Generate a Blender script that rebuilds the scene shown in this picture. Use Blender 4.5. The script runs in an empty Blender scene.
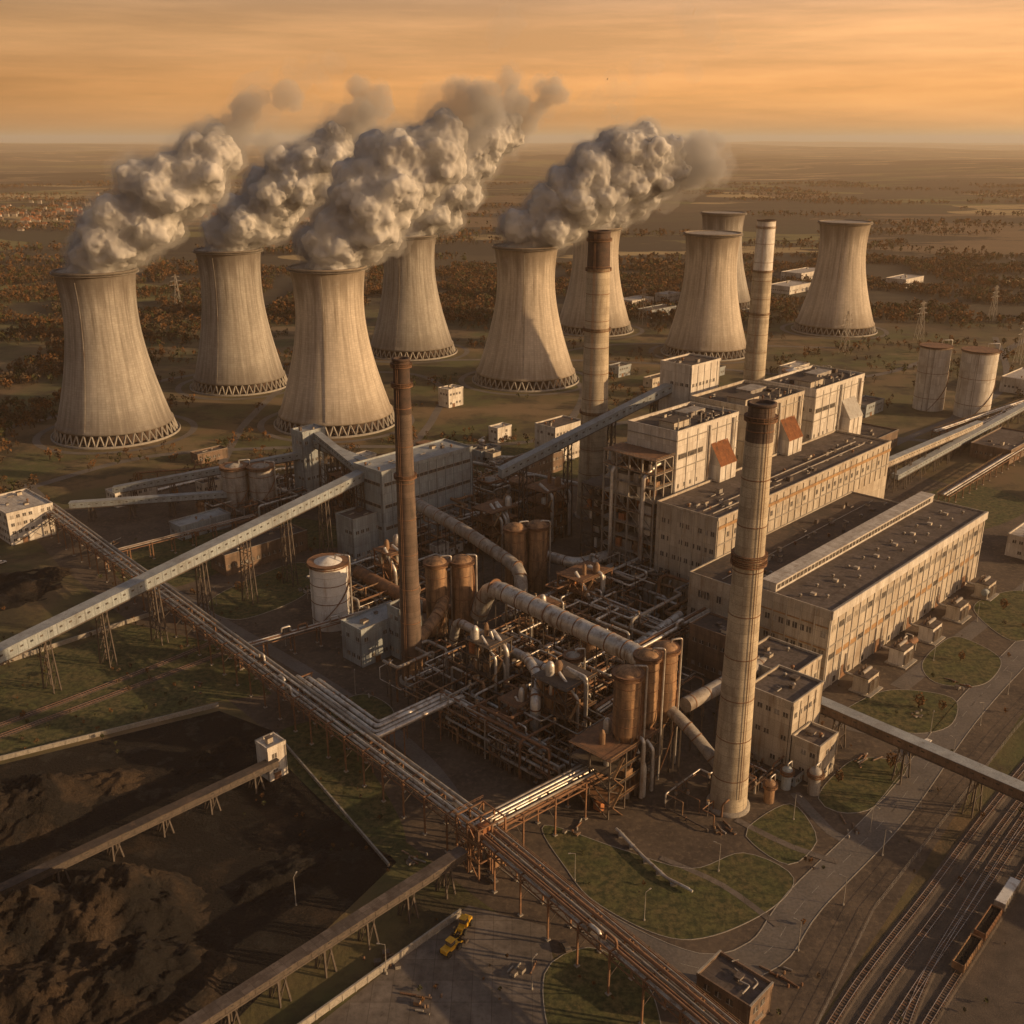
import bpy, math, random
import numpy as np
from mathutils import Vector, noise, Quaternion
R = math.radians
rng = random.Random(7)
scene = bpy.context.scene
ROT = R(46)
BX, BY = math.cos(ROT), math.sin(ROT)
# ------------------------------------------------------------------ materials
def nn(nt, t, **k):
    n = nt.nodes.new(t)
    for a, b in k.items(): setattr(n, a, b)
    return n
def mixc(nt, fac, a, b, mode='MIX'):
    n = nn(nt, 'ShaderNodeMix', data_type='RGBA', blend_type=mode)
    for i, s in ((0, fac), (6, a), (7, b)):
        if hasattr(s, 'is_linked') or hasattr(s, 'links'): nt.links.new(s, n.inputs[i])
        elif i == 0: n.inputs[0].default_value = s
        else: n.inputs[i].default_value = (*s, 1)
    return n.outputs[2]
def mth(nt, op, a, b=None, c=None):
    n = nn(nt, 'ShaderNodeMath', operation=op)
    for i, s in enumerate((a, b, c)):
        if s is None: continue
        if hasattr(s, 'links'): nt.links.new(s, n.inputs[i])
        else: n.inputs[i].default_value = s
    return n.outputs[0]
def ramp(nt, fac, lo, hi):
    n = nn(nt, 'ShaderNodeMapRange'); n.clamp = True
    nt.links.new(fac, n.inputs[0]); n.inputs[1].default_value = lo; n.inputs[2].default_value = hi
    return n.outputs[0]
def noi(nt, vec, scale, detail=6, rough=.6, sc=None):
    if sc:
        m = nn(nt, 'ShaderNodeMapping'); m.inputs['Scale'].default_value = sc
        nt.links.new(vec, m.inputs[0]); vec = m.outputs[0]
    n = nn(nt, 'ShaderNodeTexNoise'); n.inputs['Scale'].default_value = scale
    n.inputs['Detail'].default_value = detail; n.inputs['Roughness'].default_value = rough
    nt.links.new(vec, n.inputs['Vector']); return n.outputs[0]
def base(name, rough=.8, metal=0.):
    m = bpy.data.materials.new(name); m.use_nodes = True
    nt = m.node_tree; p = nt.nodes['Principled BSDF']
    p.inputs['Roughness'].default_value = rough; p.inputs['Metallic'].default_value = metal
    tc = nn(nt, 'ShaderNodeTexCoord')
    return m, nt, p, tc.outputs['Object']
def setbump(nt, p, h, s, d):
    b = nn(nt, 'ShaderNodeBump'); b.inputs['Strength'].default_value = s; b.inputs['Distance'].default_value = d
    nt.links.new(h, b.inputs['Height']); nt.links.new(b.outputs[0], p.inputs['Normal'])
def gain(c, k): return tuple(min(.85, x*k) for x in c)
def M(name, c1, c2, scale=.3, rough=.8, metal=0., stain=None, stf=(.5, .72), bump=.3, panel=None, fine=3.):
    m, nt, p, v = base(name, rough, metal)
    k = 1.32 if panel and panel[0] == 'wall' else 1.15     # the layered grime and seams darken the coat again
    c1, c2 = gain(c1, k), gain(c2, k)
    n1 = noi(nt, v, scale)
    col = mixc(nt, ramp(nt, n1, .35, .65), c1, c2)
    nf = noi(nt, v, fine, 4)
    col = mixc(nt, .5, col, mixc(nt, ramp(nt, nf, .3, .7), (.25,)*3, (.78,)*3), 'OVERLAY')
    if panel:
        s = nn(nt, 'ShaderNodeSeparateXYZ'); nt.links.new(v, s.inputs[0])
        c = nn(nt, 'ShaderNodeCombineXYZ')
        if panel[0] == 'wall':
            nt.links.new(mth(nt, 'ADD', s.outputs[0], s.outputs[1]), c.inputs[0]); nt.links.new(s.outputs[2], c.inputs[1])
        else:
            nt.links.new(s.outputs[0], c.inputs[0]); nt.links.new(s.outputs[1], c.inputs[1])
        b = nn(nt, 'ShaderNodeTexBrick'); b.offset = 0
        nt.links.new(c.outputs[0], b.inputs['Vector']); b.inputs['Scale'].default_value = 1
        b.inputs['Brick Width'].default_value = panel[1]; b.inputs['Row Height'].default_value = panel[2]
        b.inputs['Mortar Size'].default_value = panel[3]
        b.inputs['Color1'].default_value = (1, 1, 1, 1); b.inputs['Color2'].default_value = (.70, .68, .66, 1)
        b.inputs['Mortar'].default_value = (.42, .39, .36, 1)
        col = mixc(nt, .8, col, b.outputs[0], 'MULTIPLY')
    if stain:
        n2 = noi(nt, v, .45, 7, .65, (1, 1, .12))
        col = mixc(nt, ramp(nt, n2, *stf), col, stain)
        n3 = noi(nt, v, .06, 7, .7)
        col = mixc(nt, mth(nt, 'MULTIPLY', ramp(nt, n3, .5, .7), .5), col, stain)
    nt.links.new(col, p.inputs['Base Color'])
    if bump: setbump(nt, p, nf, bump, .15)
    return m
def tower_mat(name, c1, c2, dark, wet):
    m, nt, p, v = base(name, .9)
    c1, c2 = gain(c1, 1.3), gain(c2, 1.3)
    s = nn(nt, 'ShaderNodeSeparateXYZ'); nt.links.new(v, s.inputs[0])
    ang = mth(nt, 'MULTIPLY', mth(nt, 'ARCTAN2', s.outputs[1], s.outputs[0]), 28)
    c = nn(nt, 'ShaderNodeCombineXYZ'); nt.links.new(ang, c.inputs[0]); nt.links.new(s.outputs[2], c.inputs[1])
    b = nn(nt, 'ShaderNodeTexBrick'); b.offset = 0; nt.links.new(c.outputs[0], b.inputs['Vector'])
    b.inputs['Scale'].default_value = 1; b.inputs['Brick Width'].default_value = 2.2; b.inputs['Row Height'].default_value = 1.6
    b.inputs['Mortar Size'].default_value = .12
    b.inputs['Color1'].default_value = (1, 1, 1, 1); b.inputs['Color2'].default_value = (.78, .77, .76, 1); b.inputs['Mortar'].default_value = (.66, .64, .62, 1)
    n0 = noi(nt, v, .03, 6, .65); col = mixc(nt, ramp(nt, n0, .38, .62), c1, c2)
    col = mixc(nt, .7, col, b.outputs[0], 'MULTIPLY')
    st = noi(nt, c.outputs[0], .24, 9, .72, (1, .04, 1))
    up = ramp(nt, s.outputs[2], 10, 110)
    f = mth(nt, 'MULTIPLY', ramp(nt, st, .45, .62), mth(nt, 'ADD', mth(nt, 'MULTIPLY', up, .5), .32))
    col = mixc(nt, f, col, dark)
    lt = noi(nt, c.outputs[0], .13, 7, .7, (1, .1, 1))
    col = mixc(nt, mth(nt, 'MULTIPLY', ramp(nt, lt, .54, .7), .35), col, (.66, .61, .54))
    st2 = noi(nt, c.outputs[0], .14, 6, .65, (1, .12, 1))
    topd = mth(nt, 'MULTIPLY', ramp(nt, mth(nt, 'ADD', s.outputs[2], mth(nt, 'MULTIPLY', st2, 44)), 114, 132), wet)
    col = mixc(nt, topd, col, dark)
    bas = mth(nt, 'MULTIPLY', ramp(nt, mth(nt, 'SUBTRACT', mth(nt, 'MULTIPLY', st, 44), s.outputs[2]), -4, 14), .65)
    col = mixc(nt, bas, col, dark)
    nt.links.new(col, p.inputs['Base Color'])
    setbump(nt, p, b.outputs[1], -.2, .15)
    return m
m_tow = tower_mat('tower_concrete', (.48, .43, .365), (.38, .34, .29), (.16, .13, .10), .75)
m_tow2 = tower_mat('tower_concrete_grey', (.35, .33, .30), (.26, .248, .228), (.11, .092, .078), .75)
m_conc = M('chimney_concrete', (.42, .37, .285), (.33, .29, .225), .12, .9, stain=(.18, .14, .105), stf=(.5, .8), panel=('wall', 400, 3, .06))
m_concd = M('chimney_rust', (.14, .10, .078), (.09, .068, .055), .2, .85, stain=(.05, .04, .034), panel=('wall', 400, 2.4, .08))
m_soot_shade = M('soot_and_shade', (.045, .033, .028), (.08, .05, .038), .4, .9)  # soot on the chimneys; also painted shade inside the tower bases
m_whitep = M('chimney_white', (.62, .6, .57), (.52, .5, .47), .3, .7, stain=(.34, .29, .24))
m_clad = M('cladding_beige', (.43, .39, .33), (.34, .31, .265), .07, .75, stain=(.20, .135, .085), stf=(.50, .78), panel=('wall', 3, 6, .05))
m_cladw = M('cladding_pale', (.54, .52, .485), (.44, .42, .39), .1, .75, stain=(.25, .185, .13), stf=(.52, .82), panel=('wall', 2, 7, .05))
m_cladg = M('cladding_blue_grey', (.27, .315, .345), (.205, .235, .26), .1, .7, stain=(.14, .12, .10), stf=(.56, .88), panel=('wall', 1.5, 5, .05))
m_cladb = M('cladding_brown', (.19, .13, .092), (.13, .092, .07), .15, .8, stain=(.08, .06, .045), panel=('wall', 3, 3, .06))
m_rustp = M('rust_panel', (.38, .155, .06), (.26, .10, .045), .5, .8, stain=(.12, .065, .04))
m_band = M('ochre_band', (.36, .22, .10), (.26, .155, .075), .3, .7, stain=(.14, .085, .05))
m_roof = M('roof_bitumen', (.068, .055, .05), (.040, .034, .032), .09, .95, panel=('roof', 6, 14, .06), fine=.8, stain=(.13, .09, .065), stf=(.52, .72))
m_roofl = M('roof_sheet', (.12, .098, .088), (.078, .065, .06), .12, .9, panel=('roof', 3, 8, .07), fine=.9, stain=(.055, .04, .034), stf=(.5, .68))
m_roofw = M('roof_white', (.5, .48, .45), (.38, .36, .34), .2, .8, panel=('roof', 2, 9, .06), stain=(.25, .2, .16))
m_galv = M('galvanised_sheet', (.30, .325, .345), (.22, .24, .258), .2, .75, stain=(.15, .13, .115), stf=(.54, .82))
m_steel = M('dark_steel', (.10, .08, .066), (.06, .05, .045), .6, .75, .05)
m_steelr = M('rusty_steel', (.22, .115, .062), (.12, .07, .045), .5, .85, .0)
m_silver = M('pipe_insulation', (.60, .585, .56), (.42, .41, .39), .4, .42, .5, stain=(.19, .11, .06), stf=(.50, .70), bump=.15)
m_tankr = M('tank_rust', (.34, .205, .11), (.225, .135, .075), .3, .7, .05, stain=(.085, .055, .04), stf=(.42, .66))
m_tankg = M('tank_grey', (.31, .29, .265), (.21, .198, .182), .3, .65, .05, stain=(.13, .08, .05))
m_tankw = M('tank_white', (.62, .62, .61), (.52, .52, .51), .3, .55, stain=(.3, .2, .13), stf=(.55, .8))
m_glass, _nt, _p, _v = base('window_glass', .2); _nt.links.new(mixc(_nt, ramp(_nt, noi(_nt, _v, .6), .4, .6), (.05, .05, .055), (.15, .13, .11)), _p.inputs['Base Color'])
m_asph = M('asphalt', (.13, .117, .108), (.088, .08, .075), .07, .9, stain=(.18, .152, .125), stf=(.55, .75), fine=1.2)
m_yard = M('yard_dirt', (.092, .07, .053), (.046, .036, .030), .07, .95, stain=(.16, .12, .085), stf=(.52, .70), fine=.7, bump=.6)
m_slab = M('concrete_slabs', (.18, .155, .135), (.115, .10, .09), .08, .9, panel=('roof', 5, 7, .09), stain=(.055, .045, .038), fine=.9)
m_kerb = M('kerb', (.29, .27, .24), (.21, .195, .175), .5, .9)
m_paint = M('road_paint', (.36, .34, .31), (.15, .14, .13), 1.2, .8)
m_grass = M('grass', (.072, .082, .026), (.115, .090, .040), .13, 1, stain=(.034, .042, .016), stf=(.43, .6), fine=1.1, bump=.9)
m_ball = M('ballast', (.095, .075, .06), (.055, .045, .038), .2, .95, fine=2.5, bump=.8)
m_yel = M('yellow_paint', (.62, .36, .03), (.5, .27, .02), 1, .5)
m_wht = M('white_paint', (.62, .6, .57), (.5, .49, .47), 1, .5)
m_rub = M('rubber', (.02,)*3, (.03,)*3, 1, .9)
def coal_mat(name, brown):
    m, nt, p, v = base(name, .8)
    n = noi(nt, v, .05, 9, .65); f = noi(nt, v, 1.2, 6, .7); s = noi(nt, v, .09, 6, .6)
    col = mixc(nt, ramp(nt, f, .3, .7), (.007, .0065, .0065), (.022, .020, .019))
    col = mixc(nt, mth(nt, 'MULTIPLY', ramp(nt, n, .58 - brown * .14, .72 - brown * .1), .9), col, mixc(nt, ramp(nt, f, .3, .7), (.04, .027, .018), (.11, .075, .048)))
    nt.links.new(col, p.inputs['Base Color'])
    nt.links.new(mth(nt, 'ADD', mth(nt, 'MULTIPLY', ramp(nt, s, .54, .62), -.4), .95), p.inputs['Roughness'])
    p.inputs['Specular IOR Level'].default_value = .3
    setbump(nt, p, f, 1., 1.6); return m
m_coal = coal_mat('coal', 0.15); m_coalb = coal_mat('coal_earth', 1.)
m_gnd, nt, p, v = base('ground_land', 1.)
near = mixc(nt, ramp(nt, noi(nt, v, .012, 8), .42, .6), (.080, .086, .030), (.15, .100, .052))
near = mixc(nt, ramp(nt, noi(nt, v, .03, 8, .7), .48, .6), near, (.050, .042, .023))
near = mixc(nt, mth(nt, 'MULTIPLY', ramp(nt, noi(nt, v, .006, 8, .65, (1, 2, 1)), .53, .6), .75), near, (.20, .14, .078))
vo = nn(nt, 'ShaderNodeTexVoronoi'); vo.inputs['Scale'].default_value = .0019
wv = nn(nt, 'ShaderNodeVectorMath', operation='ADD'); nt.links.new(v, wv.inputs[0])
nz = nn(nt, 'ShaderNodeTexNoise'); nz.inputs['Scale'].default_value = .002; nt.links.new(v, nz.inputs['Vector'])
sc_ = nn(nt, 'ShaderNodeVectorMath', operation='SCALE'); nt.links.new(nz.outputs['Color'], sc_.inputs[0]); sc_.inputs['Scale'].default_value = 600
nt.links.new(sc_.outputs[0], wv.inputs[1]); nt.links.new(wv.outputs[0], vo.inputs['Vector'])
sv = nn(nt, 'ShaderNodeSeparateXYZ'); nt.links.new(vo.outputs['Color'], sv.inputs[0])
cr = nn(nt, 'ShaderNodeValToRGB'); nt.links.new(sv.outputs[0], cr.inputs[0]); cr.color_ramp.interpolation = 'CONSTANT'
els = [(0, (.14, .13, .045)), (.18, (.050, .040, .023)), (.34, (.26, .19, .09)), (.46, (.03, .03, .016)), (.60, (.15, .10, .055)), (.76, (.085, .10, .03)), (.88, (.34, .25, .12))]
cr.color_ramp.elements[0].color = (*els[0][1], 1); cr.color_ramp.elements[1].position = els[1][0]; cr.color_ramp.elements[1].color = (*els[1][1], 1)
for e in els[2:]:
    q = cr.color_ramp.elements.new(e[0]); q.color = (*e[1], 1)
far = mixc(nt, .6, cr.outputs[0], mixc(nt, ramp(nt, noi(nt, v, .01, 8, .7), .3, .7), (.3,)*3, (.7,)*3), 'OVERLAY')
far = mixc(nt, ramp(nt, noi(nt, v, .0013, 9, .7, (1, 2.4, 1)), .48, .505), far, (.022, .019, .012))
ln = nn(nt, 'ShaderNodeVectorMath', operation='LENGTH'); nt.links.new(v, ln.inputs[0])
nt.links.new(mixc(nt, ramp(nt, mth(nt, 'ADD', ln.outputs['Value'], mth(nt, 'MULTIPLY', noi(nt, v, .006), 500)), 1400, 1650), near, far), p.inputs['Base Color'])
setbump(nt, p, noi(nt, v, .5, 6), .6, .5)
# ------------------------------------------------------------------ mesh builder
class MB:
    def __init__(s): s.v = []; s.f = []; s.m = []; s.sm = []; s.mats = []
    def mi(s, m):
        if m not in s.mats: s.mats.append(m)
        return s.mats.index(m)
    def add(s, vs, fs, mat, sm=False):
        o = len(s.v); k = s.mi(mat); s.v += [tuple(a) for a in vs]
        for f in fs:
            s.f.append(tuple(i + o for i in f)); s.m.append(k); s.sm.append(sm)
    def box(s, x0, y0, z0, x1, y1, z1, mat):
        s.add([(x0,y0,z0),(x1,y0,z0),(x1,y1,z0),(x0,y1,z0),(x0,y0,z1),(x1,y0,z1),(x1,y1,z1),(x0,y1,z1)],
              [(0,3,2,1),(4,5,6,7),(0,1,5,4),(1,2,6,5),(2,3,7,6),(3,0,4,7)], mat)
    def beam(s, a, b, w, h, mat):
        a = Vector(a); b = Vector(b); d = (b - a)
        if d.length < 1e-4: return
        d.normalize(); up = Vector((0, 0, 1)) if abs(d.z) < .95 else Vector((1, 0, 0))
        x = d.cross(up).normalized(); y = x.cross(d).normalized(); x *= w / 2; y *= h / 2
        s.add([a-x-y, a+x-y, a+x+y, a-x+y, b-x-y, b+x-y, b+x+y, b-x+y],
              [(0,1,2,3),(7,6,5,4),(0,4,5,1),(1,5,6,2),(2,6,7,3),(3,7,4,0)], mat)
    def sweep(s, pts, r, mat, n=8):
        pts = [Vector(p) for p in pts]; P = [pts[0]]
        for i in range(1, len(pts) - 1):
            a, b, c = pts[i-1], pts[i], pts[i+1]
            k = min(r * 2.2, (a-b).length * .45, (c-b).length * .45)
            p0 = b + (a-b).normalized() * k; p2 = b + (c-b).normalized() * k
            for t in (0, .33, .67, 1): P.append(p0*(1-t)**2 + b*2*t*(1-t) + p2*t*t)
        P.append(pts[-1])
        t0 = (P[1]-P[0]).normalized(); x = t0.orthogonal().normalized(); vs = []
        for i, q in enumerate(P):
            t = ((P[min(i+1, len(P)-1)] - q).normalized() + (q - P[max(i-1, 0)]).normalized())
            t = t.normalized() if t.length > 1e-6 else t0
            x = (x - t * x.dot(t)).normalized(); y = t.cross(x)
            for j in range(n):
                a_ = 2*math.pi*j/n; vs.append(q + x*math.cos(a_)*r + y*math.sin(a_)*r)
        fs = [(i*n+j, i*n+(j+1) % n, (i+1)*n+(j+1) % n, (i+1)*n+j) for i in range(len(P)-1) for j in range(n)]
        s.add(vs, fs, mat, True)
        m_ = len(P)-1
        s.add(vs[:n], [tuple(range(n))[::-1]], mat); s.add(vs[m_*n:], [tuple(range(n))], mat)
    def lathe(s, cx, cy, prof, mat, n=24):
        vs = []; fs = []
        for r, z in prof:
            for j in range(n):
                a = 2*math.pi*j/n; vs.append((cx + r*math.cos(a), cy + r*math.sin(a), z))
        for i in range(len(prof)-1):
            for j in range(n): fs.append((i*n+j, i*n+(j+1) % n, (i+1)*n+(j+1) % n, (i+1)*n+j))
        s.add(vs, fs, mat, True)
        if prof[-1][0] > .01: s.add(vs[-n:], [tuple(range(n))], mat)
    def ring_rail(s, cx, cy, r0, r1, z, mat, n=20):
        s.lathe(cx, cy, [(r0, z-.25), (r1, z-.25), (r1, z), (r0, z)], mat, n)
        for h in (.6, 1.15): s.lathe(cx, cy, [(r1-.05, z+h), (r1+.05, z+h), (r1+.05, z+h+.1), (r1-.05, z+h+.1), (r1-.05, z+h)], mat, n)
        for j in range(n):
            a = 2*math.pi*j/n; x = cx+r1*math.cos(a); y = cy+r1*math.sin(a); s.beam((x, y, z), (x, y, z+1.2), .1, .1, mat)
    def build(s, name, loc=(0, 0, 0), rot=0.):
        me = bpy.data.meshes.new(name); me.from_pydata(s.v, [], s.f)
        for m in s.mats: me.materials.append(m)
        me.polygons.foreach_set('material_index', s.m); me.polygons.foreach_set('use_smooth', s.sm); me.update()
        o = bpy.data.objects.new(name, me); o.location = loc; o.rotation_euler = (0, 0, rot)
        scene.collection.objects.link(o); return o
def W(o, x, y, z=0):
    return (o[0] + x*BX - y*BY, o[1] + x*BY + y*BX, z)
# ------------------------------------------------------------------ ground
def spline(pts, step=6., closed=False):
    P = [Vector((*p, 0)) for p in pts]; out = []; n = len(P)
    rngi = range(n) if closed else range(n-1)
    for i in rngi:
        g = lambda k: P[k % n] if closed else P[max(0, min(n-1, k))]
        a, b, c, d = g(i-1), g(i), g(i+1), g(i+2); m = max(2, int((c-b).length/step))
        for k in range(m):
            t = k/m
            out.append(.5*((2*b)+(c-a)*t+(2*a-5*b+4*c-d)*t*t+(3*b-a-3*c+d)*t**3))
    if not closed: out.append(P[-1])
    return out
def strip(mb, P, o0, z0, o1, z1, mat, closed=False):
    vs = []; n = len(P)
    for i, q in enumerate(P):
        a = P[(i-1) % n] if closed else P[max(0, i-1)]; b = P[(i+1) % n] if closed else P[min(n-1, i+1)]
        t = (b-a).normalized(); nr = Vector((-t.y, t.x, 0))
        vs += [q+nr*o0+Vector((0, 0, z0)), q+nr*o1+Vector((0, 0, z1))]
    fs = [(2*i, 2*i+2, 2*i+3, 2*i+1) for i in range(n-1)]
    if closed: fs.append((2*n-2, 0, 1, 2*n-1))
    mb.add(vs, [f[::-1] for f in fs], mat)
RZ = [.03]
def road(pts, w, mat=None, kerb=True, dash=False, name='road', closed=False, z=None):
    mb = MB(); P = spline(pts, 5, closed); mat = mat or m_asph; RZ[0] += .004; z = z or RZ[0]; kz = z+.1
    strip(mb, P, -w/2, z, w/2, z, mat, closed)
    if kerb:
        for sg in (-1, 1):
            a = sg*w/2; b = sg*(w/2+.25)
            strip(mb, P, a, z, a, kz, m_kerb, closed); strip(mb, P, a, kz, b, kz, m_kerb, closed); strip(mb, P, b, kz, b, 0, m_kerb, closed)
    if dash:
        for i in range(0, len(P)-1, 2): strip(mb, P[i:i+2], -.07, z+.008, .07, z+.008, m_paint)
    return mb.build(name)
def sheet(pts, z, mat, name, smooth=False, kerb=False):
    mb = MB(); P = spline(pts, 3, True) if smooth else [Vector((*p, 0)) for p in pts]
    mb.add([(q.x, q.y, z) for q in P], [tuple(range(len(P)))], mat)
    if kerb: 
        ar = sum(P[i].x*P[(i+1) % len(P)].y - P[(i+1) % len(P)].x*P[i].y for i in range(len(P)))
        sg = -1 if ar > 0 else 1
        strip(mb, P, 0, z, 0, z+.04, m_kerb, True); strip(mb, P, 0, z+.04, sg*.22, z+.04, m_kerb, True); strip(mb, P, sg*.22, z+.04, sg*.22, 0, m_kerb, True)
    ob = mb.build(name)
    if ob.data.polygons[0].normal.z < 0: ob.data.flip_normals()
    return ob
def terrain():
    ax = [0]; s = 60.
    while ax[-1] < 60000: ax.append(ax[-1]+s); s *= 1.06
    xs = sorted([-a for a in ax[1:]]+ax); ys = [-a for a in ax[1:25]][::-1]+ax
    vs = []
    for y in ys:
        for x in xs:
            d = math.hypot(x, y-500); k = max(0, min(1, (d-1800)/4000))
            z = 0
            if k > 0:
                z = k*(noise.noise(Vector((x/2600, y/1700, 1)))*65 + noise.noise(Vector((x/900, y/700, 5)))*18)
                z += max(0, min(1, (d-9000)/20000))*130*(noise.noise(Vector((x/7000, y/9000, 9)))+.2)
            vs.append((x, y, z))
    n = len(xs)
    fs = [(j*n+i, j*n+i+1, (j+1)*n+i+1, (j+1)*n+i) for j in range(len(ys)-1) for i in range(n-1)]
    mb = MB(); mb.add(vs, fs, m_gnd, True); mb.build('ground')
terrain()
sheet([(-275,535),(-225,470),(-9,232),(58,165),(70,185),(225,375),(345,505),(230,650),(40,700),(-60,620),(-200,620)], .012, m_yard, 'plant_yard')
sheet([(-275,225),(-176,297),(-109,333),(-84,318),(-60,285),(-34,248),(-55,212),(-75,175),(-110,120),(-275,100)], .02, m_coal, 'coal_yard')
sheet([(-52,183),(-12,230),(9,222),(14,188),(10,150),(-60,150)], .025, m_slab, 'concrete_yard')
LZ = [.13]
def lawn(pts, kerb=True, z=None, sm=True): LZ[0] += .001; sheet(pts, z or LZ[0], m_grass, 'lawn', sm, kerb)
lawn([(10,265),(16,245),(24.5,230),(45,217),(68,226),(81,241),(69,252),(52,245),(32,254)])
lawn([(73,264),(89,276),(93,262),(90,254),(81,247),(73,256)])
lawn([(99,279),(108,292),(120,302),(134,298),(124,284),(113,273),(103,272)])
lawn([(124,330),(132,340),(146,348),(162,346),(168,339),(158,322),(141,318)])
lawn([(166,368),(178,384),(191,393),(200,375),(190,358),(179,351),(166,354)])
lawn([(209,420),(225,436),(242,440),(246,420),(230,400),(212,390)])
lawn([(8.4,205),(20,214),(29,208),(35,198),(33,180),(12,180)])
lawn([(-139,431),(-110,474),(-95,459),(-99,432),(-122,410)])
lawn([(-68,332),(-57,345),(-44,332),(-50,314)])
lawn([(-84,310),(-66,326),(-50,300),(-33,262),(-38,252)], False, .05)
lawn([(-230,330),(-165,405),(-120,385),(-92,345),(-112,340),(-176,300),(-230,270)], False, .051, False)
lawn([(-200,480),(-160,520),(-120,500),(-150,455),(-175,440)], False, .052)
lawn([(-85,500),(-100,530),(-130,540),(-140,520),(-110,495)], False, .053); lawn([(20,600),(60,640),(20,680),(-40,650),(-30,610)], False, .054); lawn([(250,520),(300,560),(280,600),(230,560)], False, .055)
road([(-12,262),(2,247),(24,222),(48,207),(66,212),(82,232),(120,272),(166,329),(213,381),(300,474),(420,600),(600,800)], 10, dash=True)
road([(48,207),(52,190),(40,150),(20,90)], 9, kerb=False)
road([(120,272),(140,310),(180,345)], 5, kerb=False)
road([(70,268),(84,255),(96,248)], 2.4, m_slab, False, name='path', z=.15)
road([(44,250),(60,238),(72,222)], 2., m_slab, False, name='path', z=.151)
road([(92,282),(98,262),(104,256)], 3.5, kerb=False)
road([(118,325),(150,310),(160,322)], 6, kerb=False)
road([(150,350),(200,400),(262,462),(330,530)], 7, kerb=False)
road([(-300,600),(-235,520),(-150,430),(-70,350),(-30,300),(-12,262)], 6, kerb=False)
road([(-420,420),(-330,520),(-290,600),(-240,660),(-150,680),(0,690),(130,760),(330,690),(520,760)], 7, kerb=False)
road([(-360,560),(-380,700),(-330,800),(-300,900),(-180,960),(0,980),(140,960),(300,900),(420,1000)], 7, kerb=False)
road([(-190,640),(-200,760),(-185,900),(-100,920),(-60,860),(-60,760),(-70,680)], 6, kerb=False)
road([(300,690),(480,1000),(700,1300),(900,1900)], 8, kerb=False)
road([(-700,300),(-420,500),(-520,900),(-900,1500)], 8, kerb=False)
road([(150,560),(260,680),(420,860),(520,1100)], 6, kerb=False); road([(40,730),(60,860),(30,980),(120,1060),(330,1040)], 6, kerb=False)
def track(pts, name='railway_track', dz=0.):
    mb = MB(); P = spline(pts, 3)
    strip(mb, P, -1.9, .02, -1.4, .22+dz, m_ball); strip(mb, P, -1.4, .22+dz, 1.4, .22+dz, m_ball); strip(mb, P, 1.4, .22+dz, 1.9, .02, m_ball)
    for o in (-.75, .75):
        strip(mb, P, o-.05, .3, o-.05, .46+dz, m_steelr); strip(mb, P, o-.05, .46+dz, o+.05, .46+dz, m_silver); strip(mb, P, o+.05, .46+dz, o+.05, .3, m_steelr)
    for i in range(len(P)-1):
        a, b = P[i], P[i+1]; t = (b-a).normalized(); nr = Vector((-t.y, t.x, 0)); L = (b-a).length; k = 0
        while k < L:
            q = a+t*k; mb.beam(q-nr*1.2+Vector((0, 0, .28+dz)), q+nr*1.2+Vector((0, 0, .28+dz)), .26, .12, m_cladb if (i % 3) else m_steelr); k += 1.0
    mb.build(name)
sheet([(40,120),(70,185),(173,298),(420,560),(600,755),(640,730),(200,275),(110,170),(90,120)], .018, m_ball, 'rail_yard_ballast')
for i, o in enumerate((0, 5.5, 11.5, 17.5)):
    dx, dy = o*BY, -o*BX
    track([(30+dx-i*2, 120+dy), (76+dx-1, 187+dy), (120+dx, 238+dy), (173+dx, 296+dy), (300+dx, 428+dy), (470+dx, 610+dy)])
track([(60, 120), (92, 185), (128, 232), (178, 289)], dz=.01)
track([(-240,262),(-181,317),(-124,374),(-100,398)]); track([(-245,268),(-186,323),(-140,372),(-120,398)])
# ------------------------------------------------------------------ coal heaps
def heap(name, x0, x1, y0, y1, fn, mat, st=.8):
    nx = int((x1-x0)/st); ny = int((y1-y0)/st); vs = []
    for j in range(ny+1):
        for i in range(nx+1):
            x = x0+(x1-x0)*i/nx; y = y0+(y1-y0)*j/ny
            e = min(1, min(i, nx-i, j, ny-j)/6)
            h = fn(x, y); nz_ = noise.fractal(Vector((x/7, y/7, 3)), .6, 2.1, 7); rg = abs(noise.noise(Vector(((x-y)/4.5, (x+y)/18, 8)))) + .5*abs(noise.noise(Vector(((x-y)/2.2, (x+y)/9, 4))))
            z = h*(1+.16*nz_) + min(1, h)*(nz_*.9-rg*2.2)
            vs.append((x, y, z*e-.25))
    n = nx+1; fs = [(j*n+i, j*n+i+1, (j+1)*n+i+1, (j+1)*n+i) for j in range(ny) for i in range(nx)]
    mb = MB(); mb.add(vs, fs, mat, True); mb.build(name)
def ridge(x, y, ax, ay, bx, by, w, h):
    dx, dy = bx-ax, by-ay; t = max(0, min(1, ((x-ax)*dx+(y-ay)*dy)/(dx*dx+dy*dy)))
    d = math.hypot(x-ax-dx*t, y-ay-dy*t)/w
    return h*max(0, min(1, (1-d)*1.25))**1.0*(1+.18*noise.noise(Vector((x/14, y/14, 0))))
heap('coal_pile', -195, -60, 140, 252, lambda x, y: max(ridge(x, y, -155, 195, -106, 222, 24, 16), ridge(x, y, -170, 175, -95, 200, 24, 11), ridge(x, y, -100, 180, -84, 205, 14, 6)), m_coalb)
heap('coal_pile', -205, -118, 245, 300, lambda x, y: max(ridge(x, y, -180, 266, -150, 274, 18, 11), ridge(x, y, -150, 283, -130, 288, 9, 4)), m_coalb)
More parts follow.
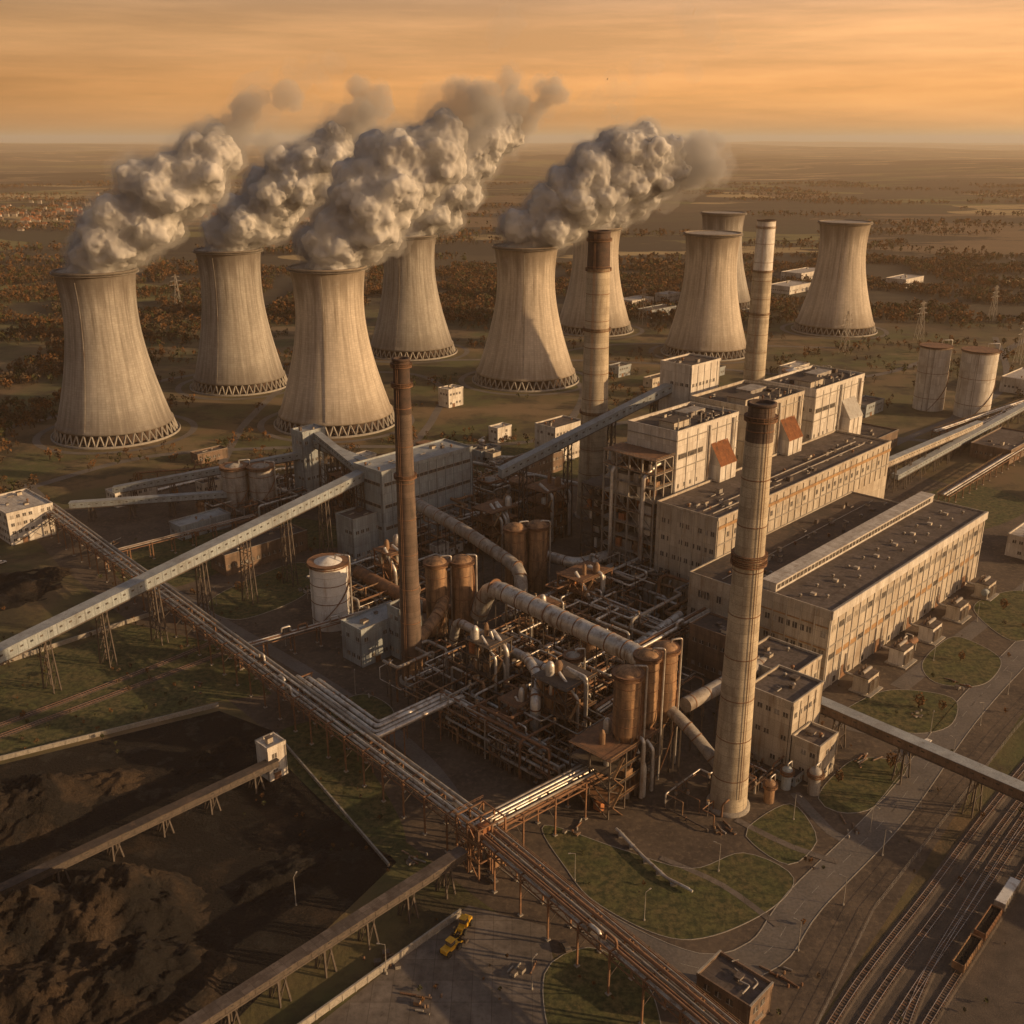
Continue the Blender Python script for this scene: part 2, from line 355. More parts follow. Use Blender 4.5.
heap('coal_pile', -88, -44, 218, 272, lambda x, y: max(ridge(x, y, -72, 236, -58, 248, 9, 2.6), ridge(x, y, -66, 256, -56, 262, 7, 1.5)), m_coal)
heap('coal_pile', -122, -80, 282, 325, lambda x, y: max(ridge(x, y, -106, 304, -96, 311, 8, 2.), ridge(x, y, -112, 292, -100, 296, 7, 1.4)), m_coal)
heap('ash_heap', -290, -200, 395, 475, lambda x, y: max(ridge(x, y, -262, 420, -232, 440, 20, 4), ridge(x, y, -250, 450, -225, 460, 12, 2.5)), m_coalb, 1.4)
# ------------------------------------------------------------------ cooling towers
def cooling_tower(X, Y, H=114, rb=43, mat=None):
    mat = mat or m_tow
    mb = MB(); zt = H*.78; rt = 24.6; zb = 8.
    c = (zt-zb)/math.sqrt((rb/rt)**2-1)
    rr = lambda z: rt*math.sqrt(1+((z-zt)/c)**2) if z < zt else rt*math.sqrt(1+((z-zt)/(c*.95))**2)
    prof = [(rr(zb+(H-zb)*i/40), zb+(H-zb)*i/40) for i in range(41)]
    n = 96; vs = []; fs = []
    full = [(prof[0][0]-.8, zb)]+[(prof[0][0]+.5, zb)]+[(prof[0][0]+.5, zb+1.5)]+prof[1:]+[(rr(H)+1.1, H-.2), (rr(H)+1.1, H+1.1), (rr(H)-.9, H+1.1)]+[(r-.9, z) for r, z in prof[::-1][1:]]
    for r, z in full:
        for j in range(n):
            a = 2*math.pi*j/n; vs.append((r*math.cos(a), r*math.sin(a), z))
    for i in range(len(full)-1):
        for j in range(n): fs.append((i*n+j, i*n+(j+1) % n, (i+1)*n+(j+1) % n, (i+1)*n+j))
    mb.add(vs, fs, mat, True)
    k = 44; r1 = prof[0][0]-.2; r0 = r1+2.6
    for j in range(k):
        a = 2*math.pi*j/k
        for d in (-1, 1):
            a2 = a+d*math.pi/k
            mb.beam((r0*math.cos(a), r0*math.sin(a), 0), (r1*math.cos(a2), r1*math.sin(a2), zb+.3), .9, .9, m_kerb)
    mb.lathe(0, 0, [(r0+2, 0), (r0+2, 1.4), (r0+1.2, 1.4), (r0+1.2, .5), (0.01, .5)], m_kerb, 64)
    mb.lathe(0, 0, [(r1-4, .5), (r1-4, zb-.5)], m_soot_shade, 48)  # dark liner behind the legs: shade of the interior put into its colour
    pts = [(rr(z)+.5, 0, z) for z in range(10, int(H)-1, 4)]
    a = -1.9
    for q, w in zip(pts, pts[1:]): mb.beam((q[0]*math.cos(a), q[0]*math.sin(a), q[2]), (w[0]*math.cos(a), w[0]*math.sin(a), w[2]), .35, .35, m_tankg)
    mb.ring_rail(0, 0, rr(H)+.9, rr(H)+2., H-1, m_tankg, 48)
    mb.build('cooling_tower', (X, Y, 0), rng.uniform(0, .5))
    road([((rb+14)*math.cos(t*.5236)+X, (rb+14)*math.sin(t*.5236)+Y) for t in range(12)], 5, m_asph, False, closed=True)
T = [(-287, 719, 115, 40, m_tow2), (-235, 871, 114, 38, m_tow2), (-132, 748, 114, 42, m_tow), (-100, 1018, 113, 41, m_tow2), (12, 891, 115, 43, m_tow),
     (91, 1143, 110, 40, m_tow), (193, 1015, 115, 40, m_tow), (263, 1323, 114, 41, m_tow2), (359, 1143, 116, 42, m_tow)]
for t in T: cooling_tower(*t)
# ------------------------------------------------------------------ steam
m_core = bpy.data.materials.new('steam_cloud'); m_core.use_nodes = True; nt = m_core.node_tree
nt.nodes.remove(nt.nodes['Principled BSDF'])
d1 = nn(nt, 'ShaderNodeBsdfDiffuse'); d1.inputs[0].default_value = (.98, .98, .98, 1); d2 = nn(nt, 'ShaderNodeBsdfTranslucent'); d2.inputs[0].default_value = (.98, .98, .98, 1)
mx = nn(nt, 'ShaderNodeMixShader'); mx.inputs[0].default_value = .42; nt.links.new(d1.outputs[0], mx.inputs[1]); nt.links.new(d2.outputs[0], mx.inputs[2]); nt.links.new(mx.outputs[0], nt.nodes['Material Output'].inputs[0])
def vmat(name, dens, c=(1, 1, 1)):
    m = bpy.data.materials.new(name); m.use_nodes = True; nt = m.node_tree; nt.nodes.remove(nt.nodes['Principled BSDF'])
    s = nn(nt, 'ShaderNodeVolumeScatter'); s.inputs['Color'].default_value = (*c, 1); s.inputs['Density'].default_value = dens; s.inputs['Anisotropy'].default_value = .0
    nt.links.new(s.outputs[0], nt.nodes['Material Output'].inputs['Volume']); return m
m_shell = vmat('steam_edge', .048); m_shell2 = vmat('steam_fringe', .011); m_wisp = vmat('thin_steam', .009, (.85, .8, .76))
def ctex(n, s, d=3):
    t = bpy.data.textures.new(n, 'CLOUDS'); t.noise_scale = s; t.noise_depth = d; return t
tex1, tex2, tex3, tex4 = ctex('c1', 24), ctex('c2', 9), ctex('c3', 4), ctex('c4', 14, 4)
import bmesh
bm = bmesh.new(); bmesh.ops.create_icosphere(bm, subdivisions=2, radius=1)
bv = [q.co.copy() for q in bm.verts]; bf = [tuple(q.index for q in w.verts) for w in bm.faces]; bm.free()
def blobs(name, sph, mat, vox, disp, grow=1., add=0., smooth=0):
    v, f = [], []
    for x, y, z, r in sph:
        o = len(v); r = r*grow+add
        if r < 1: continue
        v += [(x+q.x*r, y+q.y*r, z+q.z*r) for q in bv]; f += [tuple(i+o for i in w) for w in bf]
    me = bpy.data.meshes.new(name); me.from_pydata(v, [], f); me.materials.append(mat)
    o = bpy.data.objects.new(name, me); scene.collection.objects.link(o)
    r = o.modifiers.new('r', 'REMESH'); r.mode = 'VOXEL'; r.voxel_size = vox; r.use_smooth_shade = True
    if smooth: s = o.modifiers.new('s', 'SMOOTH'); s.factor = .8; s.iterations = smooth
    for t, s in disp:
        d = o.modifiers.new('d', 'DISPLACE'); d.texture = t; d.strength = s; d.mid_level = .5; d.texture_coords = 'LOCAL'
    return o
def plume(path, radii, seed, k=8):
    rg = random.Random(seed); S = []; n = 16
    P = [Vector(p) for p in path]; L = len(P)-1; z0 = P[0].z
    for i in range(n):
        s = i/(n-1)*L; a = min(int(s), L-1); t = s-a
        q = P[a].lerp(P[a+1], t); r = radii[a]*(1-t)+radii[a+1]*t
        if i == 0: S.append((q.x, q.y, q.z-r*.45, r*.80)); continue
        S.append((q.x, q.y, max(q.z, z0+r*.25), r*.74))
        for _ in range(k):
            d = Vector((rg.gauss(0, 1), rg.gauss(0, 1), rg.gauss(0, .9))).normalized()*r*rg.uniform(.4, .85); rs = r*rg.uniform(.3, .5)
            S.append((q.x+d.x, q.y+d.y, max(q.z+d.z, z0+rs+2), rs))
    tail = []
    e = P[-1]; d = (P[-1]-P[-2]).normalized(); r = radii[-1]
    for i in range(26):
        u = rg.uniform(0, 1); q = e+d*u*46+Vector((rg.gauss(0, r*.4), rg.gauss(0, r*.4), rg.gauss(4, r*.45))); tail.append((q.x, q.y, q.z, max(6.5, r*rg.uniform(.35, .6)*(1.15-u*.6))))
    par = bpy.data.objects.new('steam_plume', None); scene.collection.objects.link(par)
    for o in (blobs('cloud_core', S, m_core, 1.4, ((tex1, 15), (tex2, 8), (tex3, 2.6)), .99, -.6, 9),
              blobs('cloud_edge', S+tail[:14], m_shell, 1.8, ((tex1, 13), (tex2, 8), (tex3, 3.5)), 1.02, 2.6, 4),
              blobs('cloud_fringe', S+tail, m_shell2, 2.4, ((tex4, 11), (tex2, 8), (tex3, 4)), 1.05, 5., 2)): o.parent = par
plume([(-287,719,117),(-270,715,134),(-246,715,156),(-218,715,176),(-196,715,192)], [25,25,26,24,17], 1)
plume([(-235,871,116),(-215,870,136),(-188,868,160),(-160,868,182),(-140,868,196)], [25,25,27,25,17], 2)
plume([(-132,748,116),(-114,748,135),(-94,748,160),(-70,750,184),(-46,750,200)], [26,27,30,29,20], 3, 10)
plume([(-100,1018,114),(-80,1015,136),(-55,1015,166),(-30,1015,190),(-8,1015,206)], [25,26,29,28,19], 4)
plume([(12,891,117),(36,890,138),(64,890,164),(92,890,182),(126,890,180)], [26,28,32,30,21], 5, 10)
plume([(91,1143,110),(115,1143,133),(140,1143,153),(175,1143,170)], [22,24,25,16], 6)
def wisp(x, y, z, sx, sz, seed, n=16, tilt=.3):
    rg = random.Random(seed); S = []
    for _ in range(n): u = rg.gauss(0, 1); S.append((x+u*sx, y+rg.gauss(0, sx*.4), z+u*sx*tilt+rg.gauss(0, sz), rg.uniform(6, 10)))
    blobs('cloud_wisp', S, m_wisp, 1.4, ((tex1, 7), (tex2, 7), (tex3, 3)))
wisp(-5, 900, 284, 11, 4, 21); wisp(-165, 880, 246, 15, 3, 22); wisp(160, 950, 290, 10, 6, 23, tilt=-.7); wisp(88, 900, 236, 18, 9, 24, 22); wisp(-150, 760, 214, 14, 10, 25, 20)
# ------------------------------------------------------------------ chimneys
def chimney(X, Y, H, r0, r1, segs, plats, rotl=-2.0):
    mb = MB(); n = 32
    for z0, z1, mt in segs:
        k = max(1, int((z1-z0)/12))
        mb.lathe(0, 0, [(r0+(r1-r0)*((z0+(z1-z0)*i/k)/H)**.85, z0+(z1-z0)*i/k) for i in range(k+1)], mt, n)
    mb.lathe(0, 0, [(r1, H), (r1+.35, H), (r1+.35, H+.9), (r1-.7, H+.9), (r1-.7, H-8), (.01, H-8)], m_soot_shade, n)
    for z in plats: mb.ring_rail(0, 0, r0+(r1-r0)*(z/H)**.85-.1, r0+(r1-r0)*(z/H)**.85+.9, z, m_steelr, 16)
    for z in range(6, int(H)-2, 5):
        rr = r0+(r1-r0)*((z)/H)**.85; rr2 = r0+(r1-r0)*((z+5)/H)**.85
        for w in (-.35, .35):
            mb.beam((rr+.35, w, z), (rr2+.35, w, z+5), .12, .12, m_steelr)
    for z in range(12, int(H)-4, 14):
        rr = r0+(r1-r0)*(z/H)**.85; mb.lathe(0, 0, [(rr, z), (rr+.1, z), (rr+.1, z+.3), (rr, z+.3)], m_steelr, n)
    mb.lathe(0, 0, [(r0+1, 0), (r0+1, 1.), (r0+.1, 1.2)], m_kerb, n)
    mb.build('chimney_stack', (X, Y, 0), rotl)
chimney(-39, 356, 127, 4.3, 2.9, [(0, 10, m_tankr), (10, 108, m_concd), (108, 127, m_soot_shade)], [84, 118, 125])
chimney(45, 544, 155, 8.6, 5.7, [(0, 137, m_conc), (137, 155, m_soot_shade)], [60, 105, 136, 151])
chimney(69, 275.6, 131, 5.9, 3.7, [(0, 121, m_conc), (121, 131, m_concd)], [84, 86, 127], -1.2)
chimney(196, 817, 141, 9, 7, [(0, 104, m_conc), (104, 141, m_whitep)], [70, 103, 136])
# ------------------------------------------------------------------ buildings
def wall_windows(mb, face, L, z, step=3.2, w=1.8, h=1.5, x0=1.5, D=0, x1=None, band=False):
    x1 = x1 or L-1.5
    def put(a, b, z0, z1, d, mt):
        if face == 'y': mb.box(a, -d, z0, b, .02, z1, mt)
        elif face == 'x': mb.box(-d, a, z0, .02, b, z1, mt)
        elif face == 'Y': mb.box(a, D-.02, z0, b, D+d, z1, mt)
        else: mb.box(D-.02, a, z0, D+d, b, z1, mt)
    if band:
        put(x0, x1, z, z+h, .05, m_glass); put(x0-.2, x1+.2, z-.2, z, .16, m_kerb); put(x0-.2, x1+.2, z+h, z+h+.2, .16, m_kerb)
        t = x0
        while t < x1: put(t-.06, t+.06, z, z+h, .12, m_kerb); t += step
        return
    t = x0
    while t+w <= x1+.01:
        if rng.random() < .9:
            put(t, t+w, z, z+h, .05, m_glass if rng.random() < .85 else m_tankg); put(t-.1, t+w+.1, z-.15, z, .18, m_kerb); put(t+w/2-.05, t+w/2+.05, z, z+h, .1, m_wht)
        t += step
def shell(mb, lx, ly, h, wall, roof, z0=0, x=0, y=0, par=.9):
    mb.box(x, y, z0, x+lx, y+ly, h, wall)
    mb.add([(x, y, h+.03), (x+lx, y, h+.03), (x+lx, y+ly, h+.03), (x, y+ly, h+.03)], [(0, 1, 2, 3)], roof)
    if par:
        a = .12
        mb.box(x-a, y-a, h-.3, x+lx+a, y+.3, h+par, wall); mb.box(x-a, y+ly-.3, h-.3, x+lx+a, y+ly+a, h+par, wall)
        mb.box(x-a, y+.3, h-.3, x+.3, y+ly-.3, h+par, wall); mb.box(x+lx-.3, y+.3, h-.3, x+lx+a, y+ly-.3, h+par, wall)
        for q in ((x-a-.05, y-a-.05, x+lx+a+.05, y+.35), (x-a-.05, y+ly-.35, x+lx+a+.05, y+ly+a+.05)): mb.box(q[0], q[1], h+par, q[2], q[3], h+par+.12, m_kerb)
def rooftop(mb, x0, y0, x1, y1, h, n, r=None):
    r = r or rng
    for _ in range(n):
        x = r.uniform(x0+2, x1-4); y = r.uniform(y0+2, y1-4); t = r.random()
        if t < .4: a = r.uniform(1, 3); b = r.uniform(.8, 2.2); mb.box(x, y, h, x+a, y+a*.8, h+b, r.choice([m_clad, m_tankg, m_roofl])); mb.box(x-.15, y-.15, h+b, x+a+.15, y+a*.8+.15, h+b+.15, m_roofl)
        elif t < .75: mb.lathe(x, y, [(.4, h), (.4, h+1.), (.75, h+1.), (.7, h+1.4), (.1, h+1.7)], r.choice([m_tankg, m_steelr]), 12)
        else: mb.sweep([(x, y, h+.6), (x+r.uniform(2, 4), y, h+.6), (x+3, y+r.uniform(1, 3), h+.6)], .25, m_tankg)
def building(name, X, Y, lx, ly, h, wall=m_cladw, roof=m_roof, floors=1, rot=ROT, vents=3, band=False, doors=1, ribs=0):
    mb = MB(); shell(mb, lx, ly, h, wall, roof)
    fh = h/floors
    for k in range(floors):
        z = k*fh+fh*.38
        for fc, L, D in (('y', lx, 0), ('x', ly, 0), ('Y', lx, ly), ('X', ly, lx)): wall_windows(mb, fc, L, z, 3.2, 1.8, min(1.6, fh*.4), D=D, band=band)
    for d in range(doors):
        x = lx*(.25+.5*d/max(1, doors)); mb.box(x, -.22, 0, x+2.6, 0, min(3, h*.6), m_steelr); mb.box(x-.2, -.7, min(3, h*.6), x+2.8, 0, min(3, h*.6)+.15, m_kerb)
    if ribs:
        t = 0
        while t < lx: mb.box(t, -.3, 0, t+.3, 0, h-.35, wall); t += ribs
    rooftop(mb, 0, 0, lx, ly, h, vents)
    mb.sweep([(lx-.5, -.25, 0), (lx-.5, -.25, h-.5)], .1, m_steel, 6); mb.sweep([(-.25, .5, 0), (-.25, .5, h-.5)], .1, m_steel, 6)
    return mb.build(name, (X, Y, 0), rot)
BO = (74, 442)
def boiler_house(off, lx, ly, h, wall, chute, name='boiler_house'):
    mb = MB(); shell(mb, lx, ly, h, wall, m_roof, par=1.4)
    for t in np.arange(0, lx, 8): mb.box(t, -.3, 0, t+.4, 0, h-.4, wall)
    for t in np.arange(0, ly, 7): mb.box(-.3, t, 0, 0, t+.4, h-.4, wall)
    for z in (h*.55, h*.78, h*.955): mb.box(-.3, -.4, z, lx+.3, 0, z+.4, m_kerb); mb.box(-.4, 0, z, 0, ly, z+.4, m_kerb)
    wall_windows(mb, 'y', lx, h*.84, 1.8, 1.2, 2.2, band=True, x1=lx*.42)
    wall_windows(mb, 'y', lx, h*.66, 4.8, 1.4, 1.8, x0=2, x1=lx*.5)
    wall_windows(mb, 'y', lx, h*.70, 4.8, 1.4, 1.8, x0=lx*.86)
    for z in (h*.3, h*.45, h*.66, h*.85): wall_windows(mb, 'x', ly, z, 4.4, 1.4, 1.8)
    for cx in (lx*.56,):
        w = lx*.27; z0, z1 = h*.60-6, h*.80
        mb.add([(cx, 0, z0), (cx+w, 0, z0), (cx+w, -6, z0+1), (cx, -6, z0+1), (cx, 0, z1+5), (cx+w, 0, z1+5), (cx+w, -6, z1-5), (cx, -6, z1-5)],
               [(0,3,2,1),(0,1,5,4)[::-1],(1,2,6,5),(2,3,7,6),(3,0,4,7)], m_cladw)
        mb.add([(cx-.2, 0, z1+5.1), (cx+w+.2, 0, z1+5.1), (cx+w+.2, -6.4, z1-5), (cx-.2, -6.4, z1-5)], [(0,3,2,1),(0,1,2,3)], chute)
        mb.box(cx+.5, -6.2, z0+1.5, cx+w-.5, -6, z0+5, m_steelr)
        for t in (.33, .66): mb.box(cx+w*t, -6.25, z0+1, cx+w*t+.2, -6.02, z1-5, m_kerb)
    for t in (lx*.5, lx*.9): mb.box(t, -1.1, h*.5, t+.9, -.31, h-.5, m_silver)
    mb.box(lx*.1, ly*.2, h, lx*.35, ly*.5, h+3, m_clad); mb.box(lx*.1-.2, ly*.2-.2, h+3, lx*.35+.2, ly*.5+.2, h+3.3, m_roof)
    mb.box(lx*.55, ly*.5, h, lx*.85, ly*.75, h+2, m_tankg)
    for i in range(5): mb.sweep([(lx*(.1+.18*i), ly*.12, h), (lx*(.1+.18*i), ly*.12, h+rng.uniform(3, 6))], .3, m_tankg)
    rooftop(mb, 0, 0, lx, ly, h, 30)
    for y in np.arange(0, ly, 3): mb.beam((lx-1, y, h+1.4), (lx-1, y, h+2.5), .1, .1, m_steel)
    mb.beam((lx-1, 0, h+2.5), (lx-1, ly, h+2.5), .12, .12, m_steel)
    mb.build(name, W(BO, *off), ROT)
boiler_house((0, 0), 50, 28, 76, m_cladw, m_rustp)
boiler_house((61, -1), 50, 36, 76, m_clad, m_rustp)
boiler_house((122, -2), 55, 32, 75, m_cladw, m_tankw)
building('bunker_tower', 94, 529, 27, 20, 88, m_cladw, m_roof, 5, vents=5, ribs=6)
building('coal_bunker_house', *W(BO, 8, 29)[:2], 150, 16, 58, m_cladg, m_roof, 5, vents=12, ribs=8)
def open_frame(mb, x0, y0, x1, y1, z1, nx, ny, nz, mt=m_steel, floors=True, brace=True, eq=0, z0=0, c=.5, rails=True):
    xs = np.linspace(x0, x1, nx); ys = np.linspace(y0, y1, ny); zs = np.linspace(z0, z1, nz+1)
    for x in xs:
        for y in ys: mb.beam((x, y, z0), (x, y, z1), c, c, mt)
    for z in zs[1:]:
        for x in xs: mb.beam((x, y0, z), (x, y1, z), c*.7, c*.8, mt)
        for y in ys: mb.beam((x0, y, z+.01), (x1, y, z+.01), c*.7, c*.8, mt)
        if floors: mb.box(x0-.6, y0-.6, z+.3, x1+.6, y1+.6, z+.4, m_steelr if rng.random() < .4 else mt)
        if rails:
            for h in (.9, 1.5):
                mb.beam((x0-.6, y0-.6, z+h), (x1+.6, y0-.6, z+h), .1, .1, m_band if h > 1 else mt); mb.beam((x0-.6, y0-.6, z+h), (x0-.6, y1+.6, z+h), .1, .1, mt)
            for x in np.arange(x0-.6, x1+.6, 2): mb.beam((x, y0-.6, z+.4), (x, y0-.6, z+1.5), .08, .08, mt)
            for y in np.arange(y0-.6, y1+.6, 2): mb.beam((x0-.6, y, z+.4), (x0-.6, y, z+1.5), .08, .08, mt)
    if brace:
        for i in range(len(zs)-1):
            for a, b in zip(ys, ys[1:]):
                if rng.random() < .6: mb.beam((x0, a, zs[i]), (x0, b, zs[i+1]), .3, .3, mt)
            for a, b in zip(xs, xs[1:]):
                if rng.random() < .6: mb.beam((b, y0, zs[i]), (a, y0, zs[i+1]), .3, .3, mt)
    for _ in range(eq):
        k = rng.randrange(len(zs)-1); z = zs[k]+.45 if k else z0+.1; hh = (zs[1]-zs[0])*rng.uniform(.35, .8)
        x = rng.uniform(x0, x1-2); y = rng.uniform(y0, y1-2); t = rng.random(); mm = rng.choice([m_tankg, m_silver, m_tankr, m_tankr, m_cladw, m_rustp, m_steelr])
        if t < .45: mb.box(x, y, z, x+rng.uniform(1.5, 4), y+rng.uniform(1.5, 4), z+hh, mm)
        elif t < .8: r = rng.uniform(.6, 1.4); mb.lathe(x+1, y+1, [(r, z), (r, z+hh), (r*.6, z+hh+.5), (.05, z+hh+.7)], mm, 14)
        else: mb.sweep([(x, y, z+1), (min(x+6, x1), y, z+1), (min(x+6, x1), y, z+hh)], .35, mm)
mb = MB(); open_frame(mb, -14, 1, -1, 30, 66, 3, 5, 10, mt=m_tankg, eq=70, c=.7)
for y in (6, 24): mb.sweep([(-15.5, y, 4), (-15.5, y, 58), (-6, y, 62), (2, y, 62)], .9, m_silver, 10)
mb.box(-13, 3, 30, -3, 10, 44, m_cladw); mb.box(-12, 14, 14, -3, 27, 24, m_tankg); mb.box(-13, 16, 46, -2, 26, 56, m_clad)
mb.build('boiler_steel_structure', W(BO, 0, 0), ROT)
mb = MB(); open_frame(mb, 0, 0, 16, 14, 44, 3, 3, 7, eq=24); mb.build('boiler_steel_structure', W(BO, -8, 34), ROT)
TH = (120, 348)
mb = MB(); Lx = 152
shell(mb, Lx, 31, 33, m_clad, m_roofl, par=.7)
for t in np.arange(0, Lx, 6): mb.box(t, -.35, 0, t+.5, 0, 32.4, m_cladw)
for i, t in enumerate(np.arange(.8, Lx-5.4, 6)):
    if i % 3: mb.box(t+.3, -.06, 24.5, t+4.6, 0, 26.8, m_glass if i % 2 else m_tankg); mb.box(t+.2, -.2, 24.1, t+4.7, 0, 24.5, m_kerb)
    for q in (1.4, 2.6, 3.8): mb.box(t+q, -.14, 24.5, t+q+.12, 0, 26.8, m_kerb)
    mb.box(t-.2, -.08, 12.5, t+5.4, 0, 14.6, m_band if i % 4 else m_glass); mb.box(t-.2, -.22, 12.1, t+5.4, 0, 12.5, m_kerb)
    if i % 5 == 2: mb.box(t+.4, -.3, 0, t+4.8, 0, 5.5, m_steelr)
    elif i % 2: mb.box(t+.5, -.2, 1, t+2.2, 0, 3.2, m_glass)
mb.box(-.2, -.8, 30.2, Lx+.2, -.36, 33.9, m_cladw); mb.box(-.2, -.3, 18, Lx+.2, -.02, 18.6, m_kerb)
for t in np.arange(0, 31, 6): mb.box(-.5, t, 0, 0, t+.6, 32.6, m_clad)
for z in (6, 14, 22): wall_windows(mb, 'x', 31, z, 3, 2, 2.4)
for z in (9, 17, 26): mb.box(-.25, .6, z, 0, 31, z+.5, m_band)
mb.box(2, 25, 33, Lx-2, 31, 36.5, m_cladw); mb.box(1.6, 24.6, 36.5, Lx-1.6, 31.4, 36.9, m_roofw)
for t in np.arange(3, Lx-5, 3): mb.box(t, 24.9, 34, t+2.4, 25, 35.8, m_glass)
shell(mb, Lx-8, 33, 30, m_clad, m_roof, y=31.2, x=.5, par=.6)
wall_windows(mb, 'x', 64, 12, 3, 2, 3, x0=33); wall_windows(mb, 'x', 64, 21, 3, 2, 3, x0=33)
for i in range(22): x = 5+i*6.6; y = 8 if i % 2 else 16; mb.lathe(x, y, [(.4, 33), (.4, 33.8), (.75, 33.8), (.65, 34.2), (.05, 34.4)], m_tankg, 10)
for i in range(8): x = 9+i*18; mb.box(x, 12, 33, x+1.6, 14, 34.1, m_clad)
rooftop(mb, 2, 33, Lx-10, 60, 30, 44)
for y in (38, 50): mb.sweep([(3, y, 30.6), (Lx-14, y, 30.6)], .2, m_tankg)
mb.build('turbine_hall', (TH[0], TH[1], 0), ROT)
mb = MB(); shell(mb, 165, 32, 48, m_clad, m_roofl, par=1)
for t in np.arange(0, 165, 6): mb.box(t, -.35, 30, t+.4, 0, 47.6, m_clad)
mb.box(0, -.45, 43.5, 165, -.36, 45.0, m_band); mb.box(0, -.4, 36, 165, 0, 36.5, m_kerb)
wall_windows(mb, 'y', 165, 38.5, 6, 2, 2.2)
for t in np.arange(0, 32, 6): mb.box(-.5, t, 0, 0, t+.5, 47.6, m_clad)
for z in (8, 16, 24, 32, 40): wall_windows(mb, 'x', 32, z, 3.2, 1.8, 2)
rooftop(mb, 2, 2, 160, 24, 48, 60)
for y in (5, 10): mb.sweep([(3, y, 49), (60, y, 49), (60, y+3, 49), (150, y+3, 49)], .3, m_tankg)
mb.build('deaerator_bay', W(TH, 20, 64.4), ROT)
building('switchgear_annex', 92, 293, 20, 17, 26, m_clad, m_roofl, 3, vents=5, ribs=5)
building('switchgear_annex', 100, 286, 12, 10, 14, m_clad, m_roofl, 2, vents=3)
building('switchgear_annex', 98, 318, 22, 22, 22, m_clad, m_roofl, 2, vents=6, ribs=5)
building('pump_house', 83, 352, 14, 18, 20, m_cladb, m_roof, 2)
building('coal_crusher_house', -64, 478, 62, 22, 46, m_cladg, m_galv, 4, vents=10, ribs=6, band=True)
building('coal_crusher_house', -78, 470, 22, 14, 24, m_cladg, m_roofl, 2, vents=3)
building('transfer_tower', -119, 561, 16, 11, 43, m_cladg, m_galv, 4, vents=2, ribs=5)
building('transfer_tower', -60, 560, 9, 9, 30, m_cladg, m_roofl, 3, vents=2)
building('workshop', -60, 366, 26, 13, 16, m_cladg, m_galv, 2, vents=4)
building('workshop', -45, 372, 12, 8, 22, m_cladg, m_roof, 3, vents=2)
building('storage_shed', -139, 458, 48, 14, 10, m_cladb, m_roof, 1, vents=6)
building('storage_shed', -175, 505, 30, 12, 7, m_cladg, m_galv, 1, vents=3)
building('office_building', -262, 498, 24, 34, 17, m_cladw, m_roofw, 4, vents=5)
building('workshop', -228, 556, 26, 12, 8, m_cladw, m_roofw, 2)
building('workshop', 28, 640, 28, 18, 24, m_cladw, m_roofl, 3, vents=5)
building('workshop', 5, 600, 40, 14, 12, m_cladb, m_roof, 2, vents=5)
building('workshop', -50, 790, 16, 12, 14, m_cladw, m_roofw, 2)
building('gatehouse', 56, 186, 10, 15, 8, m_cladb, m_roofl, 2, vents=4)
building('warehouse', 225, 640, 60, 34, 11, m_cladb, m_roof, 1, vents=10)
building('warehouse', 268, 470, 34, 22, 11, m_cladw, m_roofw, 2, vents=4)
building('warehouse', 325, 640, 55, 26, 9, m_cladb, m_roofl, 1, vents=8)
building('warehouse', 430, 830, 50, 26, 12, m_cladw, m_roofw, 1, vents=4)
building('warehouse', 455, 780, 40, 18, 10, m_cladw, m_roofw, 1, vents=4)
building('warehouse', 380, 1420, 60, 34, 10, m_cladw, m_roofw, 1); building('warehouse', 430, 1550, 80, 34, 12, m_cladw, m_roofw, 1); building('warehouse', 560, 1480, 60, 30, 12, m_cladw, m_roofw, 1)
building('warehouse', 150, 1290, 45, 24, 10, m_cladw, m_roofw, 2); building('warehouse', 165, 1220, 50, 20, 9, m_cladg, m_roofl, 1); building('warehouse', 200, 1330, 30, 20, 12, m_cladw, m_roofw, 2)
for x, y, a, b, h in ((95, 900, 18, 12, 9), (120, 860, 30, 10, 7), (140, 780, 26, 16, 12), (110, 700, 34, 14, 12), (160, 700, 22, 14, 16), (-205, 640, 22, 9, 6), (-165, 610, 16, 10, 7),
                     (250, 900, 30, 14, 8), (270, 760, 30, 16, 9), (400, 700, 34, 14, 7), (330, 560, 18, 12, 8), (-10, 690, 14, 9, 10),
                     (-185, 580, 14, 8, 6), (-100, 620, 18, 10, 9), (-20, 640, 18, 10, 8), (180, 900, 18, 10, 7)):
    building('utility_building', x, y, a, b, h, rng.choice([m_cladw, m_cladg, m_cladb, m_clad]), rng.choice([m_roof, m_roofl, m_roofw]), 1 if h < 9 else 2, vents=2)
